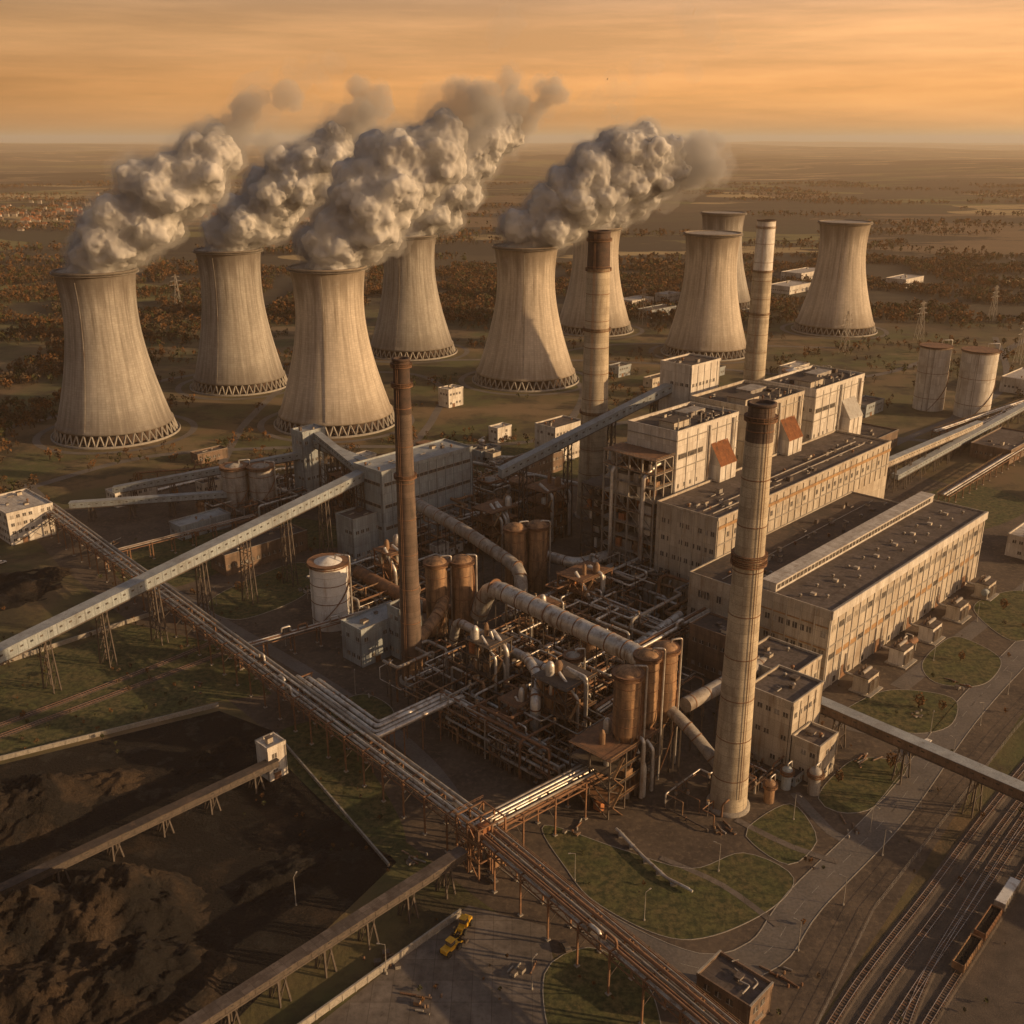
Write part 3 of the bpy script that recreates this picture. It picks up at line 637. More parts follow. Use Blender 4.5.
# ------------------------------------------------------------------ tanks / silos
def silo(name, X, Y, r, h, mat, cone=True, legs=0., bands=5, top='cone', plat=True):
    mb = MB(); z0 = legs
    if legs:
        for j in range(6):
            a = j*math.pi/3; mb.beam((r*.9*math.cos(a), r*.9*math.sin(a), 0), (r*.9*math.cos(a), r*.9*math.sin(a), legs+2), .5, .5, m_steel)
        for z in (legs*.4, legs*.8):
            for j in range(6):
                a = j*math.pi/3; b = a+math.pi/3; mb.beam((r*.9*math.cos(a), r*.9*math.sin(a), z), (r*.9*math.cos(b), r*.9*math.sin(b), z), .3, .3, m_steel)
        mb.lathe(0, 0, [(.6, legs-min(8, legs*.6)), (r, legs)], mat)
    pr = [(r, z0), (r, h)]
    pr += [(r*.97, h+.3), (.3, h+r*.35)] if top == 'cone' else ([(r*.92, h+r*.25), (r*.7, h+r*.48), (r*.35, h+r*.62), (.1, h+r*.66)] if top == 'dome' else [])
    mb.lathe(0, 0, pr, mat, 32)
    for k in range(1, bands+1):
        z = z0+(h-z0)*k/(bands+1); mb.lathe(0, 0, [(r, z), (r+.15, z), (r+.15, z+.3), (r, z+.3)], m_steelr if k % 2 else mat, 32)
    if plat: mb.ring_rail(0, 0, r-.1, r+.9, h-.2, m_steelr, 14)
    a = -2.2
    for w in (-.05, .05): mb.beam(((r+.5)*math.cos(a+w), (r+.5)*math.sin(a+w), 0), ((r+.5)*math.cos(a+w), (r+.5)*math.sin(a+w), h), .1, .1, m_steel)
    for j in range(10):
        z = h*j/10; z2 = h*(j+1)/10; b0 = a+j*.32; b1 = a+(j+1)*.32
        mb.beam(((r+.5)*math.cos(b0), (r+.5)*math.sin(b0), z), ((r+.5)*math.cos(b1), (r+.5)*math.sin(b1), z2), .6, .2, m_steelr)
    mb.sweep([(r*.4, 0, h+r*.2), (r*.4, 0, h+r*.2+2.5), (r+1.5, 0, h+r*.2+2.5), (r+1.5, 0, 1)], .35, m_silver, 8)
    mb.build(name, (X, Y, 0), rng.uniform(-.3, .3))
silo('ash_silo', 329, 790, 11.5, 49, m_cladw, bands=4, top='flat'); silo('ash_silo', 354, 768, 13, 50, m_cladw, bands=4, top='flat')
silo('storage_silo', -157, 552, 7.2, 26, m_tankg); silo('storage_silo', -142, 552, 7.2, 26, m_tankg)
silo('storage_tank', -79, 406, 8.2, 29, m_tankw, bands=6)
for x, y in ((-31, 386), (-20.6, 388)): silo('process_column', x, y, 4.6, 37, m_tankr, legs=6, top='dome')
for x, y in ((1.5, 441), (11.5, 444)): silo('process_column', x, y, 4.9, 31, m_tankr, top='dome')
silo('cyclone_separator', 36, 281, 4.3, 44, m_tankr, legs=24, top='dome'); silo('cyclone_separator', 43, 289, 3.8, 46, m_tankr, legs=24, top='dome'); silo('cyclone_separator', 50, 296, 3.8, 45, m_tankr, legs=24, top='dome')
silo('process_column', 22, 330, 3, 24, m_tankg, legs=4, top='dome'); silo('process_column', 30, 352, 3.2, 22, m_tankr, legs=4, top='dome')
silo('storage_tank', -30, 540, 8, 16, m_steelr); silo('storage_tank', -12, 552, 7, 18, m_tankg); silo('storage_tank', 5, 545, 6, 20, m_tankr)
silo('storage_tank', -90, 560, 6, 14, m_tankg); silo('storage_tank', 190, 1100, 9, 10, m_tankw); silo('storage_tank', 245, 880, 9, 10, m_tankw); silo('storage_tank', 268, 885, 9, 10, m_tankw)
# ------------------------------------------------------------------ process area
PO = (18, 275)
def frameunit(name, X, Y, lx, ly, h, nx, ny, nz, eq):
    mb = MB(); open_frame(mb, 0, 0, lx, ly, h, nx, ny, nz, rng.choice([m_steel, m_steelr]), eq=eq, c=.45)
    for i in range(3):
        x = rng.uniform(1, lx-1); mb.sweep([(x, -1.2, 1), (x, -1.2, h*rng.uniform(.6, 1.1)), (x, ly*.5, h*1.1)], rng.uniform(.4, .9), m_silver, 10)
    for i in range(2):
        x = rng.uniform(2, lx-2); y = rng.uniform(2, ly-2); r = rng.uniform(.8, 1.8); mb.lathe(x, y, [(r, h), (r, h+4), (r*.6, h+5.2), (.1, h+5.6)], rng.choice([m_silver, m_tankr]), 16)
    for k in range(nz):
        z0 = h*k/nz; z1 = h*(k+1)/nz; a, b = (0, 5) if k % 2 else (5, 0); mb.beam((a, -1.4, z0), (b, -1.4, z1), .9, .2, m_band if k % 2 else m_steelr)
    mb.build(name, (X, Y, 0), ROT)
frameunit('process_structure', 18, 300, 15, 15, 27, 4, 4, 5, 44)
frameunit('process_structure', -8, 326, 11, 12, 29, 3, 3, 5, 30)
frameunit('process_structure', 2, 306, 9, 9, 17, 3, 3, 3, 14)
frameunit('process_structure', 30, 268, 24, 16, 21, 4, 3, 4, 34)
frameunit('process_structure', 46, 335, 14, 10, 16, 3, 3, 3, 16)
frameunit('process_structure', 10, 372, 16, 12, 20, 3, 3, 3, 18)
frameunit('process_structure', 30, 400, 20, 14, 22, 4, 3, 4, 22)
frameunit('process_structure', -10, 480, 18, 14, 24, 4, 3, 4, 26)
frameunit('process_structure', 18, 500, 20, 16, 28, 4, 3, 4, 26)
frameunit('process_structure', -55, 430, 14, 12, 22, 3, 3, 3, 16)
frameunit('process_structure', -92, 530, 16, 12, 26, 3, 3, 4, 16)
def big_pipe(pts, r, mat, name='flue_duct', sup=14, n=20):
    mb = MB(); mb.sweep(pts, r, mat, n)
    for a, b in zip(pts, pts[1:]):
        a = Vector(a); b = Vector(b); L = (b-a).length; d = (b-a).normalized()
        if L < 3: continue
        k = 3.
        while k < L:
            q = a+d*k; mb.sweep([q-d*.2, q+d*.2], r*1.045, m_steelr, n); k += 8
        if abs(d.z) < .5:
            k = sup/2; s = Vector((d.y, -d.x, 0)).normalized()*r*.8
            while k < L:
                q = a+d*k
                for g in (-1, 1): mb.beam((q.x+g*s.x, q.y+g*s.y, 0), (q.x+g*s.x, q.y+g*s.y, q.z-r*.5), .5, .5, m_steel)
                mb.beam((q.x+s.x*1.3, q.y+s.y*1.3, q.z-r-.3), (q.x-s.x*1.3, q.y-s.y*1.3, q.z-r-.3), .5, .6, m_steel); k += sup
    return mb.build(name)
big_pipe([(-14, 386, 14), (-9, 380, 30), (46, 318, 30), (50, 306, 26)], 3.7, m_silver)
big_pipe([(-24, 372, 8), (-22, 368, 20), (18, 322, 20), (26, 312, 12)], 1.8, m_silver)
big_pipe([(58, 300, 22), (82, 322, 22), (100, 342, 18)], 2.6, m_tankg)
big_pipe([(-48, 480, 30), (-20, 448, 26), (4, 420, 20), (4, 408, 6)], 3, m_tankg)
big_pipe([(-72, 440, 10), (-40, 404, 10), (-24, 392, 12)], 3, m_steelr)
big_pipe([(10, 455, 14), (30, 440, 14), (52, 455, 14)], 2.6, m_silver); big_pipe([(45, 540, 12), (62, 500, 16), (62, 470, 16)], 3.5, m_steelr)
big_pipe([(-39, 356, 14), (-30, 372, 20), (-28, 384, 22)], 2.4, m_tankr)
big_pipe([(5, 330, 24), (9, 318, 24), (8, 306, 20), (8, 306, 2)], 1.9, m_silver)
big_pipe([(50, 296, 25), (58, 288, 20), (66, 280, 12)], 2.0, m_tankg)
big_pipe([(-3, 396, 8), (24, 424, 8), (48, 446, 10)], 2.2, m_silver); big_pipe([(60, 330, 12), (40, 352, 12), (52, 366, 12), (70, 386, 14)], 1.8, m_silver)
mb = MB(); ua = Vector((.657, -.754, 0)); ub = Vector((.72, .694, 0)); C0 = Vector((-46, 294, 13))
for i in range(4):
    o = i*2.3; r = (.95, .7, .95, .6)[i]
    c = C0+ub*o*1.-ua*o; mb.sweep([c-ua*(58-i*6)-Vector((0, 0, 11)), c-ua*(58-i*6), c, c+ub*(40-i*4), c+ub*(40-i*4)-Vector((0, 0, 10))], r, m_silver, 14)
for k in range(0, 56, 9):
    q = C0-ua*k
    for e in (-1, 8.5): mb.beam((q+ub*e)-Vector((0, 0, 13)), (q+ub*e)-Vector((0, 0, .8)), .4, .4, m_steelr)
    mb.beam(q-ub*1.6-Vector((0, 0, 1.2)), q+ub*9-Vector((0, 0, 1.2)), .4, .5, m_steelr)
for k in range(4, 36, 8):
    q = C0+ub*k
    for e in (-1, 8.5): mb.beam((q-ua*e)-Vector((0, 0, 13)), (q-ua*e)-Vector((0, 0, .8)), .4, .4, m_steelr)
    mb.beam(q+ua*1.6-Vector((0, 0, 1.2)), q-ua*9-Vector((0, 0, 1.2)), .4, .5, m_steelr)
mb.build('insulated_steam_main')
def tangle(o, x0, x1, y0, y1, n, zr, rr, seed, name='pipework'):
    g = random.Random(seed); mb = MB()
    for _ in range(n):
        x, y, z = g.uniform(x0, x1), g.uniform(y0, y1), g.uniform(*zr); r = g.uniform(*rr); P = [(x, y, 0.2), (x, y, z)]; ax = g.randrange(2)
        for k in range(g.randint(2, 5)):
            if ax == 0: x = min(x1, max(x0, x+g.choice((-1, 1))*g.uniform(5, 28)))
            elif ax == 1: y = min(y1, max(y0, y+g.choice((-1, 1))*g.uniform(5, 24)))
            if (Vector((x, y, z))-Vector(P[-1])).length > 2: P.append((x, y, z))
            if g.random() < .3:
                z = min(zr[1], max(zr[0], z+g.uniform(-5, 5)))
                if (Vector((x, y, z))-Vector(P[-1])).length > 1.5: P.append((x, y, z))
            ax = 1-ax
        if g.random() < .6: P.append((x, y, .2))
        mb.sweep(P, r, g.choice([m_silver, m_silver, m_tankr, m_tankr, m_steelr, m_steelr, m_tankg, m_steel]), 8 if r < .6 else 12)
        for a, b in zip(P, P[1:]):
            a, b = Vector(a), Vector(b)
            if abs(a.z-b.z) < .1 and (b-a).length > 5:
                q = (a+b)/2; mb.beam((q.x, q.y, 0), (q.x, q.y, q.z-r), .3, .3, m_steel); mb.beam((q.x-1, q.y-1, q.z-r-.1), (q.x+1, q.y+1, q.z-r-.1), .25, .25, m_steel)
                u = (b-a).normalized(); mb.sweep([q-u*.12, q+u*.12], r*1.5, m_steelr, 8)
                if g.random() < .4: mb.box(q.x-.35, q.y-.35, q.z+r, q.x+.35, q.y+.35, q.z+r+.9, m_tankg); mb.lathe(q.x, q.y, [(.1, q.z+r+.9), (.1, q.z+r+1.4), (.5, q.z+r+1.4), (.5, q.z+r+1.5)], m_band, 8)
    mb.build(name, (o[0], o[1], 0), ROT)
tangle(PO, 0, 75, 0, 60, 110, (3, 17), (.15, .6), 1)
tangle(PO, 0, 100, 28, 95, 100, (3, 18), (.15, .65), 2)
tangle(PO, 90, 150, 45, 100, 50, (3, 20), (.2, .8), 3)
tangle((-40, 470), 0, 90, 0, 60, 80, (3, 22), (.2, .9), 4)
tangle((-150, 520), 0, 70, 0, 40, 30, (3, 12), (.2, .6), 5)
tangle((60, 262), 0, 60, 0, 16, 22, (1, 6), (.12, .4), 6)
tangle((-62, 400), 0, 60, 0, 45, 44, (2, 12), (.15, .6), 7)
def equip(o, x0, x1, y0, y1, n, seed, hmax=9):
    g = random.Random(seed)
    for _ in range(n):
        mb = MB(); t = g.random(); x, y = g.uniform(x0, x1), g.uniform(y0, y1); mm = g.choice([m_tankg, m_tankr, m_silver, m_tankr, m_steelr, m_cladg])
        if t < .3:
            L = g.uniform(5, 10); r = g.uniform(1, 2); z = r+g.uniform(.6, 3)
            mb.sweep([(0, 0, z), (L, 0, z)], r, mm, 18)
            for e, s_ in ((0, -1), (L, 1)):
                mb.sweep([(e, 0, z), (e+s_*.4, 0, z)], r*.85, mm, 18); mb.sweep([(e+s_*.4, 0, z), (e+s_*.7, 0, z)], r*.5, mm, 18)
            for e in (L*.2, L*.8): mb.box(e-.3, -r*.8, 0, e+.3, r*.8, z-r*.5, m_kerb)
            mb.sweep([(L*.5, 0, z), (L*.5, 0, z+r+1.5), (L*.5, 3, z+r+1.5), (L*.5, 3, 0)], .25, m_silver)
            nm = 'pressure_drum'
        elif t < .65:
            a, b, h = g.uniform(4, 11), g.uniform(4, 9), g.uniform(3, hmax); w = g.choice([m_clad, m_cladb, m_cladg, m_steelr, m_cladw]); shell(mb, a, b, h, w, g.choice([m_roof, m_roofl]), par=.25)
            wall_windows(mb, 'y', a, h*.5, 2.4, 1.2, 1, x0=.8, x1=a-.6); wall_windows(mb, 'x', b, h*.5, 2.4, 1.2, 1, x0=.8, x1=b-.6)
            mb.box(a*.5, -.15, 0, a*.5+1.1, 0, 2.1, m_steelr); mb.lathe(a*.6, b*.5, [(.4, h), (.4, h+1), (.7, h+1), (.1, h+1.5)], m_silver, 10); nm = 'equipment_shed'
        elif t < .85:
            a, b, h = g.uniform(5, 9), g.uniform(5, 8), g.uniform(4, hmax+3); open_frame(mb, 0, 0, a, b, h, 2, 2, 2, g.choice([m_steel, m_steelr]), eq=7, c=.35); nm = 'pipe_platform'
        else:
            r = g.uniform(1.4, 2.6); h = g.uniform(5, hmax+4); mb.lathe(0, 0, [(r, 0), (r, h), (r*.7, h+r*.4), (.1, h+r*.6)], mm, 20); mb.ring_rail(0, 0, r-.1, r+.7, h*.8, m_steelr, 10); mb.sweep([(0, 0, h), (0, 0, h+2), (r+1, 0, h+2), (r+1, 0, 0)], .25, m_silver); nm = 'process_vessel'
        mb.build(nm, W(o, x, y), ROT)
equip(PO, 2, 70, 2, 58, 28, 11); equip(PO, 20, 95, 40, 92, 24, 12); equip((-40, 470), 0, 85, 0, 55, 22, 13, 14); equip(PO, 95, 140, 50, 95, 10, 14, 14)
equip((-150, 520), 0, 80, 0, 50, 14, 15, 8); equip((-80, 600), 0, 110, -60, 30, 18, 16, 10); equip((80, 262), 4, 40, -4, 12, 6, 17, 5)
for i in range(5):
    mb = MB(); a = 9; mb.box(0, 0, .5, a, 6, 7, rng.choice([m_cladw, m_clad])); mb.box(-.2, -.2, 7, a+.2, 6.2, 7.3, m_roofl)
    for k in range(8): mb.box(.5+k*1., -.9, 1, .7+k*1., 0, 5.6, m_tankg)
    mb.sweep([(1, 3, 8.2), (a-1, 3, 8.2)], .7, m_tankg, 14)
    for k in range(3): mb.lathe(1.5+k*2.6, 4.6, [(.25, 7.3), (.4, 7.7), (.2, 8.1), (.4, 8.5), (.2, 8.9), (.05, 9.8)], m_cladb, 10)
    mb.sweep([(a/2, 6, 4), (a/2, 12, 4), (a/2, 12, 12)], .5, m_silver); mb.box(-1, -2, 0, a+1, 7, .5, m_kerb)
    mb.build('power_transformer', W(TH, 8+i*30+rng.uniform(-3, 3), -14), ROT)
equip(TH, 20, 140, -14, -9, 6, 18, 5)
def stack(X, Y, seed):
    g = random.Random(seed); mb = MB()
    for _ in range(g.randint(5, 11)):
        x, y = g.uniform(-4, 4), g.uniform(-3, 3); t = g.random(); mt = g.choice([m_steelr, m_tankr, m_tankg, m_cladb, m_kerb])
        if t < .4: L = g.uniform(2, 5); a = g.uniform(0, .5); mb.sweep([(x, y, .3), (x+L*math.cos(a), y+L*math.sin(a), .3)], .28, mt, 8)
        elif t < .75: a = g.uniform(.6, 1.8); mb.box(x, y, 0, x+a, y+a*.8, a*.7, mt); mb.box(x-.05, y-.05, a*.7, x+a+.05, y+a*.8+.05, a*.7+.06, m_steel)
        else: mb.lathe(x, y, [(.3, 0), (.3, .9), (.26, .95), (.02, .93)], mt, 10)
    mb.build('scrap_stack', (X, Y, .03), g.uniform(0, 3))
for i, (x, y) in enumerate(((-28, 250), (-34, 208), (-22, 196), (2, 205), (88, 290), (78, 300), (20, 262), (66, 262), (-55, 345), (-70, 380), (-95, 440), (-160, 470), (-210, 500), (120, 300), (150, 330), (175, 352), (-120, 350), (-10, 258), (70, 204), (-40, 180), (104, 262))): stack(x, y, 300+i)
# ------------------------------------------------------------------ pipe racks
def rack(p, q, w, z, npipes, lv=2, rmax=.55, sup=11, name='pipe_rack', walkway=True, r0=.22, seed=0, loops=True):
    g = random.Random(seed); a = Vector((*p, 0)); b = Vector((*q, 0)); L = (b-a).length; ang = math.atan2((b-a).y, (b-a).x); mb = MB()
    n = max(1, int(L/sup))
    for i in range(n+1):
        x = L*i/n
        for s in (-1, 1): mb.beam((x, s*w/2, 0), (x, s*w/2, z+lv*1.6-1.5), .45, .45, m_steelr); mb.box(x-.6, s*w/2-.6, 0, x+.6, s*w/2+.6, .4, m_kerb)
        for k in range(lv): mb.beam((x, -w/2-.3, z-.5+k*2.2-.3), (x, w/2+.3, z-.5+k*2.2-.3), .4, .45, m_steelr)
        mb.beam((x, -w/2, z*.45), (x, w/2, z-.8), .18, .18, m_steel); mb.beam((x, w/2, z*.45), (x, -w/2, z-.8), .18, .18, m_steel)
    for s in (-1, 1):
        for k in range(lv): mb.beam((0, s*w/2, z-.8+k*2.2), (L, s*w/2, z-.8+k*2.2), .25, .4, m_steelr)
        m_ = int(L/4)
        for i in range(m_): mb.beam((L*i/m_, s*w/2, z-.8 if i % 2 else z-.8+2.2*(lv-1)), (L*(i+1)/m_, s*w/2, z-.8+2.2*(lv-1) if i % 2 else z-.8), .14, .14, m_steelr)
    for k in range(lv):
        y = -w/2+.9
        while y < w/2-.5:
            r = g.uniform(r0, rmax); zz = z-.25+k*2.2+r-.2; mt = g.choice([m_silver, m_silver, m_silver, m_tankg, m_steelr])
            if y+2*r > w/2: break
            if g.random() < .85:
                P = [(-1, y+r, zz)]
                if loops and g.random() < .4:
                    x = g.uniform(.2, .8)*L; P += [(x, y+r, zz), (x, y+r, zz+2.5), (x+4, y+r, zz+2.5), (x+4, y+r, zz)]
                mb.sweep(P+[(L+1, y+r, zz)], r, mt, 10)
            y += 2*r+g.uniform(.25, .9)
    if walkway:
        y = w/2+.7; mb.box(0, w/2+.2, z-.6, L, w/2+1.3, z-.5, m_steel)
        for h in (.5, 1.1): mb.beam((0, w/2+1.3, z-.5+h), (L, w/2+1.3, z-.5+h), .08, .08, m_band)
        for i in range(int(L/3)): mb.beam((i*3, w/2+1.3, z-.5), (i*3, w/2+1.3, z+.6), .08, .08, m_steel)
    mb.build(name, (p[0], p[1], 0), ang)
rack((-250, 520), (-9, 247), 8, 12, 8, 2, .6, seed=1)
rack((-9, 247), (92, 118), 8, 12, 8, 2, .6, seed=2)
rack((-9, 247), (40, 288), 8, 12, 7, 2, .6, seed=3)
rack((-24, 324), (10, 290), 6, 11, 6, 2, .8, seed=6)
rack((-110, 366), (-62, 400), 4, 9, 5, 1, .5, seed=7, walkway=False)
rack((-200, 466), (-140, 520), 4, 9, 5, 1, .5, seed=8, walkway=False)
rack((0, 400), (46, 350), 6, 13, 6, 2, .7, seed=9); rack((20, 420), (66, 372), 6, 12, 6, 2, .8, seed=10)
rack((46, 350), (86, 392), 6, 14, 6, 2, .9, seed=11); rack((30, 310), (60, 345), 5, 12, 6, 2, .7, seed=12)
rack((250, 560), (520, 850), 6, 7, 6, 1, .8, seed=13); rack((300, 700), (700, 1040), 6, 6, 6, 1, .9, seed=14); rack((210, 590), (420, 800), 5, 6, 5, 1, .8, seed=15)
rack((-60, 640), (60, 560), 5, 9, 6, 1, .7, seed=16); rack((-230, 600), (-80, 640), 4, 7, 4, 1, .6, seed=17)
mb = MB(); open_frame(mb, -5, -5, 5, 5, 17, 3, 3, 3, m_steelr, eq=6, floors=False)
for k in range(6): mb.sweep([(-5, -3+k*1.2, 12.5), (0, -3+k*1.2, 12.5), (0, -3+k*1.2, 15), (0, 5, 15)], .3, m_silver)
mb.build('pipe_junction_tower', (-9, 247, 0), R(-49))
def pipeline(pts, rs, name='pipeline'):
    mb = MB()
    for i, r in enumerate(rs):
        o = i*1.6; P = [(x+o*BX*.7, y-o*BY*.7, 1.2) for x, y in pts]; mb.sweep(P, r, m_silver, 10)
    for a, b in zip(pts, pts[1:]):
        a = Vector((*a, 0)); b = Vector((*b, 0)); L = (b-a).length; d = (b-a)/L; k = 2
        while k < L: q = a+d*k; mb.box(q.x-.4, q.y-1.2, 0, q.x+1.4, q.y+.4, .9, m_kerb); k += 6
    mb.build(name)
pipeline([(32, 262), (38, 250), (44, 240), (50, 235)], [.5, .4]); pipeline([(-160, 600), (-60, 660), (40, 650)], [.6, .5, .5]); pipeline([(-240, 560), (-190, 610), (-120, 640)], [.6, .6])
# ------------------------------------------------------------------ conveyors
def gallery(p, q, w, h, wall, roof, sup=26, name='conveyor_gallery', rmin=2.):
    mb = MB(); a = Vector(p); b = Vector(q); d = b-a; L = math.hypot(d.x, d.y); ang = math.atan2(d.y, d.x); sl = d.z/L
    Z = lambda x: sl*x
    def prism(x0, x1, y0, y1, z0, z1, mt): mb.add([(x0,y0,Z(x0)+z0),(x1,y0,Z(x1)+z0),(x1,y1,Z(x1)+z0),(x0,y1,Z(x0)+z0),(x0,y0,Z(x0)+z1),(x1,y0,Z(x1)+z1),(x1,y1,Z(x1)+z1),(x0,y1,Z(x0)+z1)], [(0,3,2,1),(4,5,6,7),(0,1,5,4),(1,2,6,5),(2,3,7,6),(3,0,4,7)], mt)
    prism(0, L, -w/2, w/2, 0, h, wall)
    x = 0
    while x < L:
        prism(x-.3, min(x+6, L)+.3, -w/2-.3, w/2+.3, h+.02*(int(x/6) % 2), h+.2+.03*(int(x/6) % 2), roof); x += 6
    prism(-.1, L+.1, -w/2-.15, w/2+.15, -.5, 0, m_steel)
    x = 1
    while x < L-4:
        for s in (-1, 1):
            y0, y1 = (w/2, w/2+.06) if s > 0 else (-w/2-.06, -w/2)
            prism(x+.9, x+2.1, y0, y1, h*.52, h*.68, m_glass)
            y0, y1 = (w/2, w/2+.1) if s > 0 else (-w/2-.1, -w/2)
            prism(x-.06, x+.06, y0, y1, 0, h, wall)
        x += 4
    n = max(1, int(L/sup))
    for i in range(n+1):
        x = L*(i+.5)/(n+1); zt = Z(x)-.5; g0 = -a.z
        if zt-g0 < rmin: continue
        for s in (-1, 1):
            for e in (-1.5, 1.5): mb.beam((x+e, s*(w/2+.8), g0), (x+e*.6, s*(w/2-.4), zt), .45, .45, m_steel)
        nn_ = max(1, int((zt-g0)/6))
        for k in range(nn_):
            z0, z1 = g0+(zt-g0)*k/nn_, g0+(zt-g0)*(k+1)/nn_
            for s in (-1, 1): mb.beam((x-1.3, s*w/2, z0), (x+1.3, s*w/2, z1), .2, .2, m_steel)
            for e in (-1.3, 1.3): mb.beam((x+e, -w/2, z1), (x+e, w/2, z0), .2, .2, m_steel); mb.beam((x+e, -w/2, z1), (x+e, w/2, z1), .25, .25, m_steel)
    mb.build(name, p, ang)
gallery((-300, 180, 2), (-70, 498, 40), 5.5, 4.5, m_cladg, m_galv)
gallery((-6, 497, 38), (88, 541, 74), 5, 4.5, m_cladg, m_galv)
gallery((-112, 566, 34), (-52, 505, 30), 4.5, 4, m_cladg, m_galv); gallery((-230, 560, 8), (-118, 566, 28), 4, 3.5, m_cladg, m_galv); gallery((-245, 535, 8), (-160, 548, 10), 4, 3, m_cladg, m_galv)
gallery((-113, 570, 38), (-75, 500, 36), 4, 4, m_cladg, m_galv)
gallery((105, 316, 13), (250, 158, 13), 4.4, 3.2, m_cladb, m_galv, 24)
gallery((-120, 135, 6), (-14, 240, 9), 3.2, 1.8, m_steel, m_roofl, 14)
gallery((-260, 112, 3), (-78, 290, 6), 3., 1.8, m_steel, m_roof, 16)
building('transfer_tower', -80, 288, 7, 7, 12, m_cladw, m_roofw, 2, vents=1)
gallery((205, 560, 20), (330, 700, 10), 4, 3.4, m_clad, m_galv, 24); gallery((230, 585, 8), (400, 770, 8), 4, 3, m_cladg, m_galv, 24)
def wall(p, q, h=2.2, name='concrete_wall'):
    mb = MB(); a = Vector((*p, 0)); b = Vector((*q, 0)); L = (b-a).length; ang = math.atan2((b-a).y, (b-a).x)
    mb.box(0, -.15, 0, L, .15, h, m_kerb); mb.box(0, -.25, h, L, .25, h+.15, m_kerb)
    for i in range(int(L/4)): mb.box(i*4, -.3, 0, i*4+.35, .3, h+.05, m_kerb)
    mb.build(name, (p[0], p[1], 0), ang)
wall((-86, 150), (-14, 226)); wall((-235, 238), (-178, 299), 1.6); wall((-178, 299), (-110, 336), 1.6); wall((-230, 345), (-150, 425), 1.8); wall((-36, 246), (-84, 316), 1.2)
def fence(pts, name='perimeter_fence'):
    mb = MB()
    for a, b in zip(pts, pts[1:]):
        a = Vector((*a, 0)); b = Vector((*b, 0)); L = (b-a).length; d = (b-a)/L
        for h in (.3, 1.1, 2): mb.beam(a+Vector((0, 0, h)), b+Vector((0, 0, h)), .05, .05, m_tankg)
        for i in range(int(L/3)): q = a+d*i*3; mb.beam(q, q+Vector((0, 0, 2.2)), .1, .1, m_tankg)
    mb.build(name)
fence([(66, 178), (100, 228), (180, 318), (300, 445)]); fence([(-300, 560), (-330, 470), (-235, 350)])
# ------------------------------------------------------------------ vehicles
def car(X, Y, a, mat):
    mb = MB(); L, w = 4.4, 1.8
    def pr(prof, y0, y1, mt): n = len(prof); mb.add([(x, y0, z) for x, z in prof]+[(x, y1, z) for x, z in prof], [tuple(range(n))[::-1], tuple(range(n, 2*n))]+[(i, (i+1) % n, n+(i+1) % n, n+i) for i in range(n)], mt)
    pr([(-2.2,.35),(2.2,.35),(2.25,.7),(1.2,.95),(-2.1,1.),(-2.25,.7)], -w/2, w/2, mat); pr([(-1.9,.98),(1.1,.93),(.4,1.42),(-1.4,1.45)], -.78, .78, m_glass); pr([(-1.35,1.44),(.35,1.41),(.3,1.48),(-1.3,1.5)], -.76, .76, mat)
    for x in (-1.35, 1.35):
        for s in (-1, 1): mb.sweep([(x, s*.72, .33), (x, s*.93, .33)], .33, m_rub, 14)
    mb.build('parked_car', (X, Y, .08), a)
for x, y, a in ((140, 305, .8), (146, 311, .8), (226, 395, .8), (14, 214, 2), (-6, 240, 2.3), (-262, 480, .8), (-256, 474, .8), (272, 450, .8), (290, 462, .8)): car(x, y, a, rng.choice([m_wht, m_tankg, m_steel, m_wht]))
def loader(X, Y, a):
    mb = MB()
    mb.box(-3, -1.1, 1, .6, 1.1, 2.2, m_yel); mb.box(-1, -.9, 2.2, .8, .9, 3.6, m_glass); mb.box(-1.1, -1, 3.6, .9, 1, 3.8, m_yel); mb.box(.6, -.7, .9, 2.4, .7, 1.8, m_yel)
    for s in (-1, 1): mb.beam((1, s*.8, 1.8), (4, s*.8, .9), .25, .35, m_yel)
    mb.add([(4,-1.6,.2),(5.4,-1.6,.3),(5,-1.6,1.5),(3.9,-1.6,1.4),(4,1.6,.2),(5.4,1.6,.3),(5,1.6,1.5),(3.9,1.6,1.4)], [(0,1,2,3),(4,5,6,7)[::-1],(0,4,5,1),(0,3,7,4)], m_steel)
    for x in (-2, 1.9):
        for s in (-1, 1): mb.sweep([(x, s*1., .85), (x, s*1.55, .85)], .85, m_rub, 16)
    mb.build('wheel_loader', (X, Y, .05), a)
loader(-16, 213, .9); loader(-13, 221, -2)
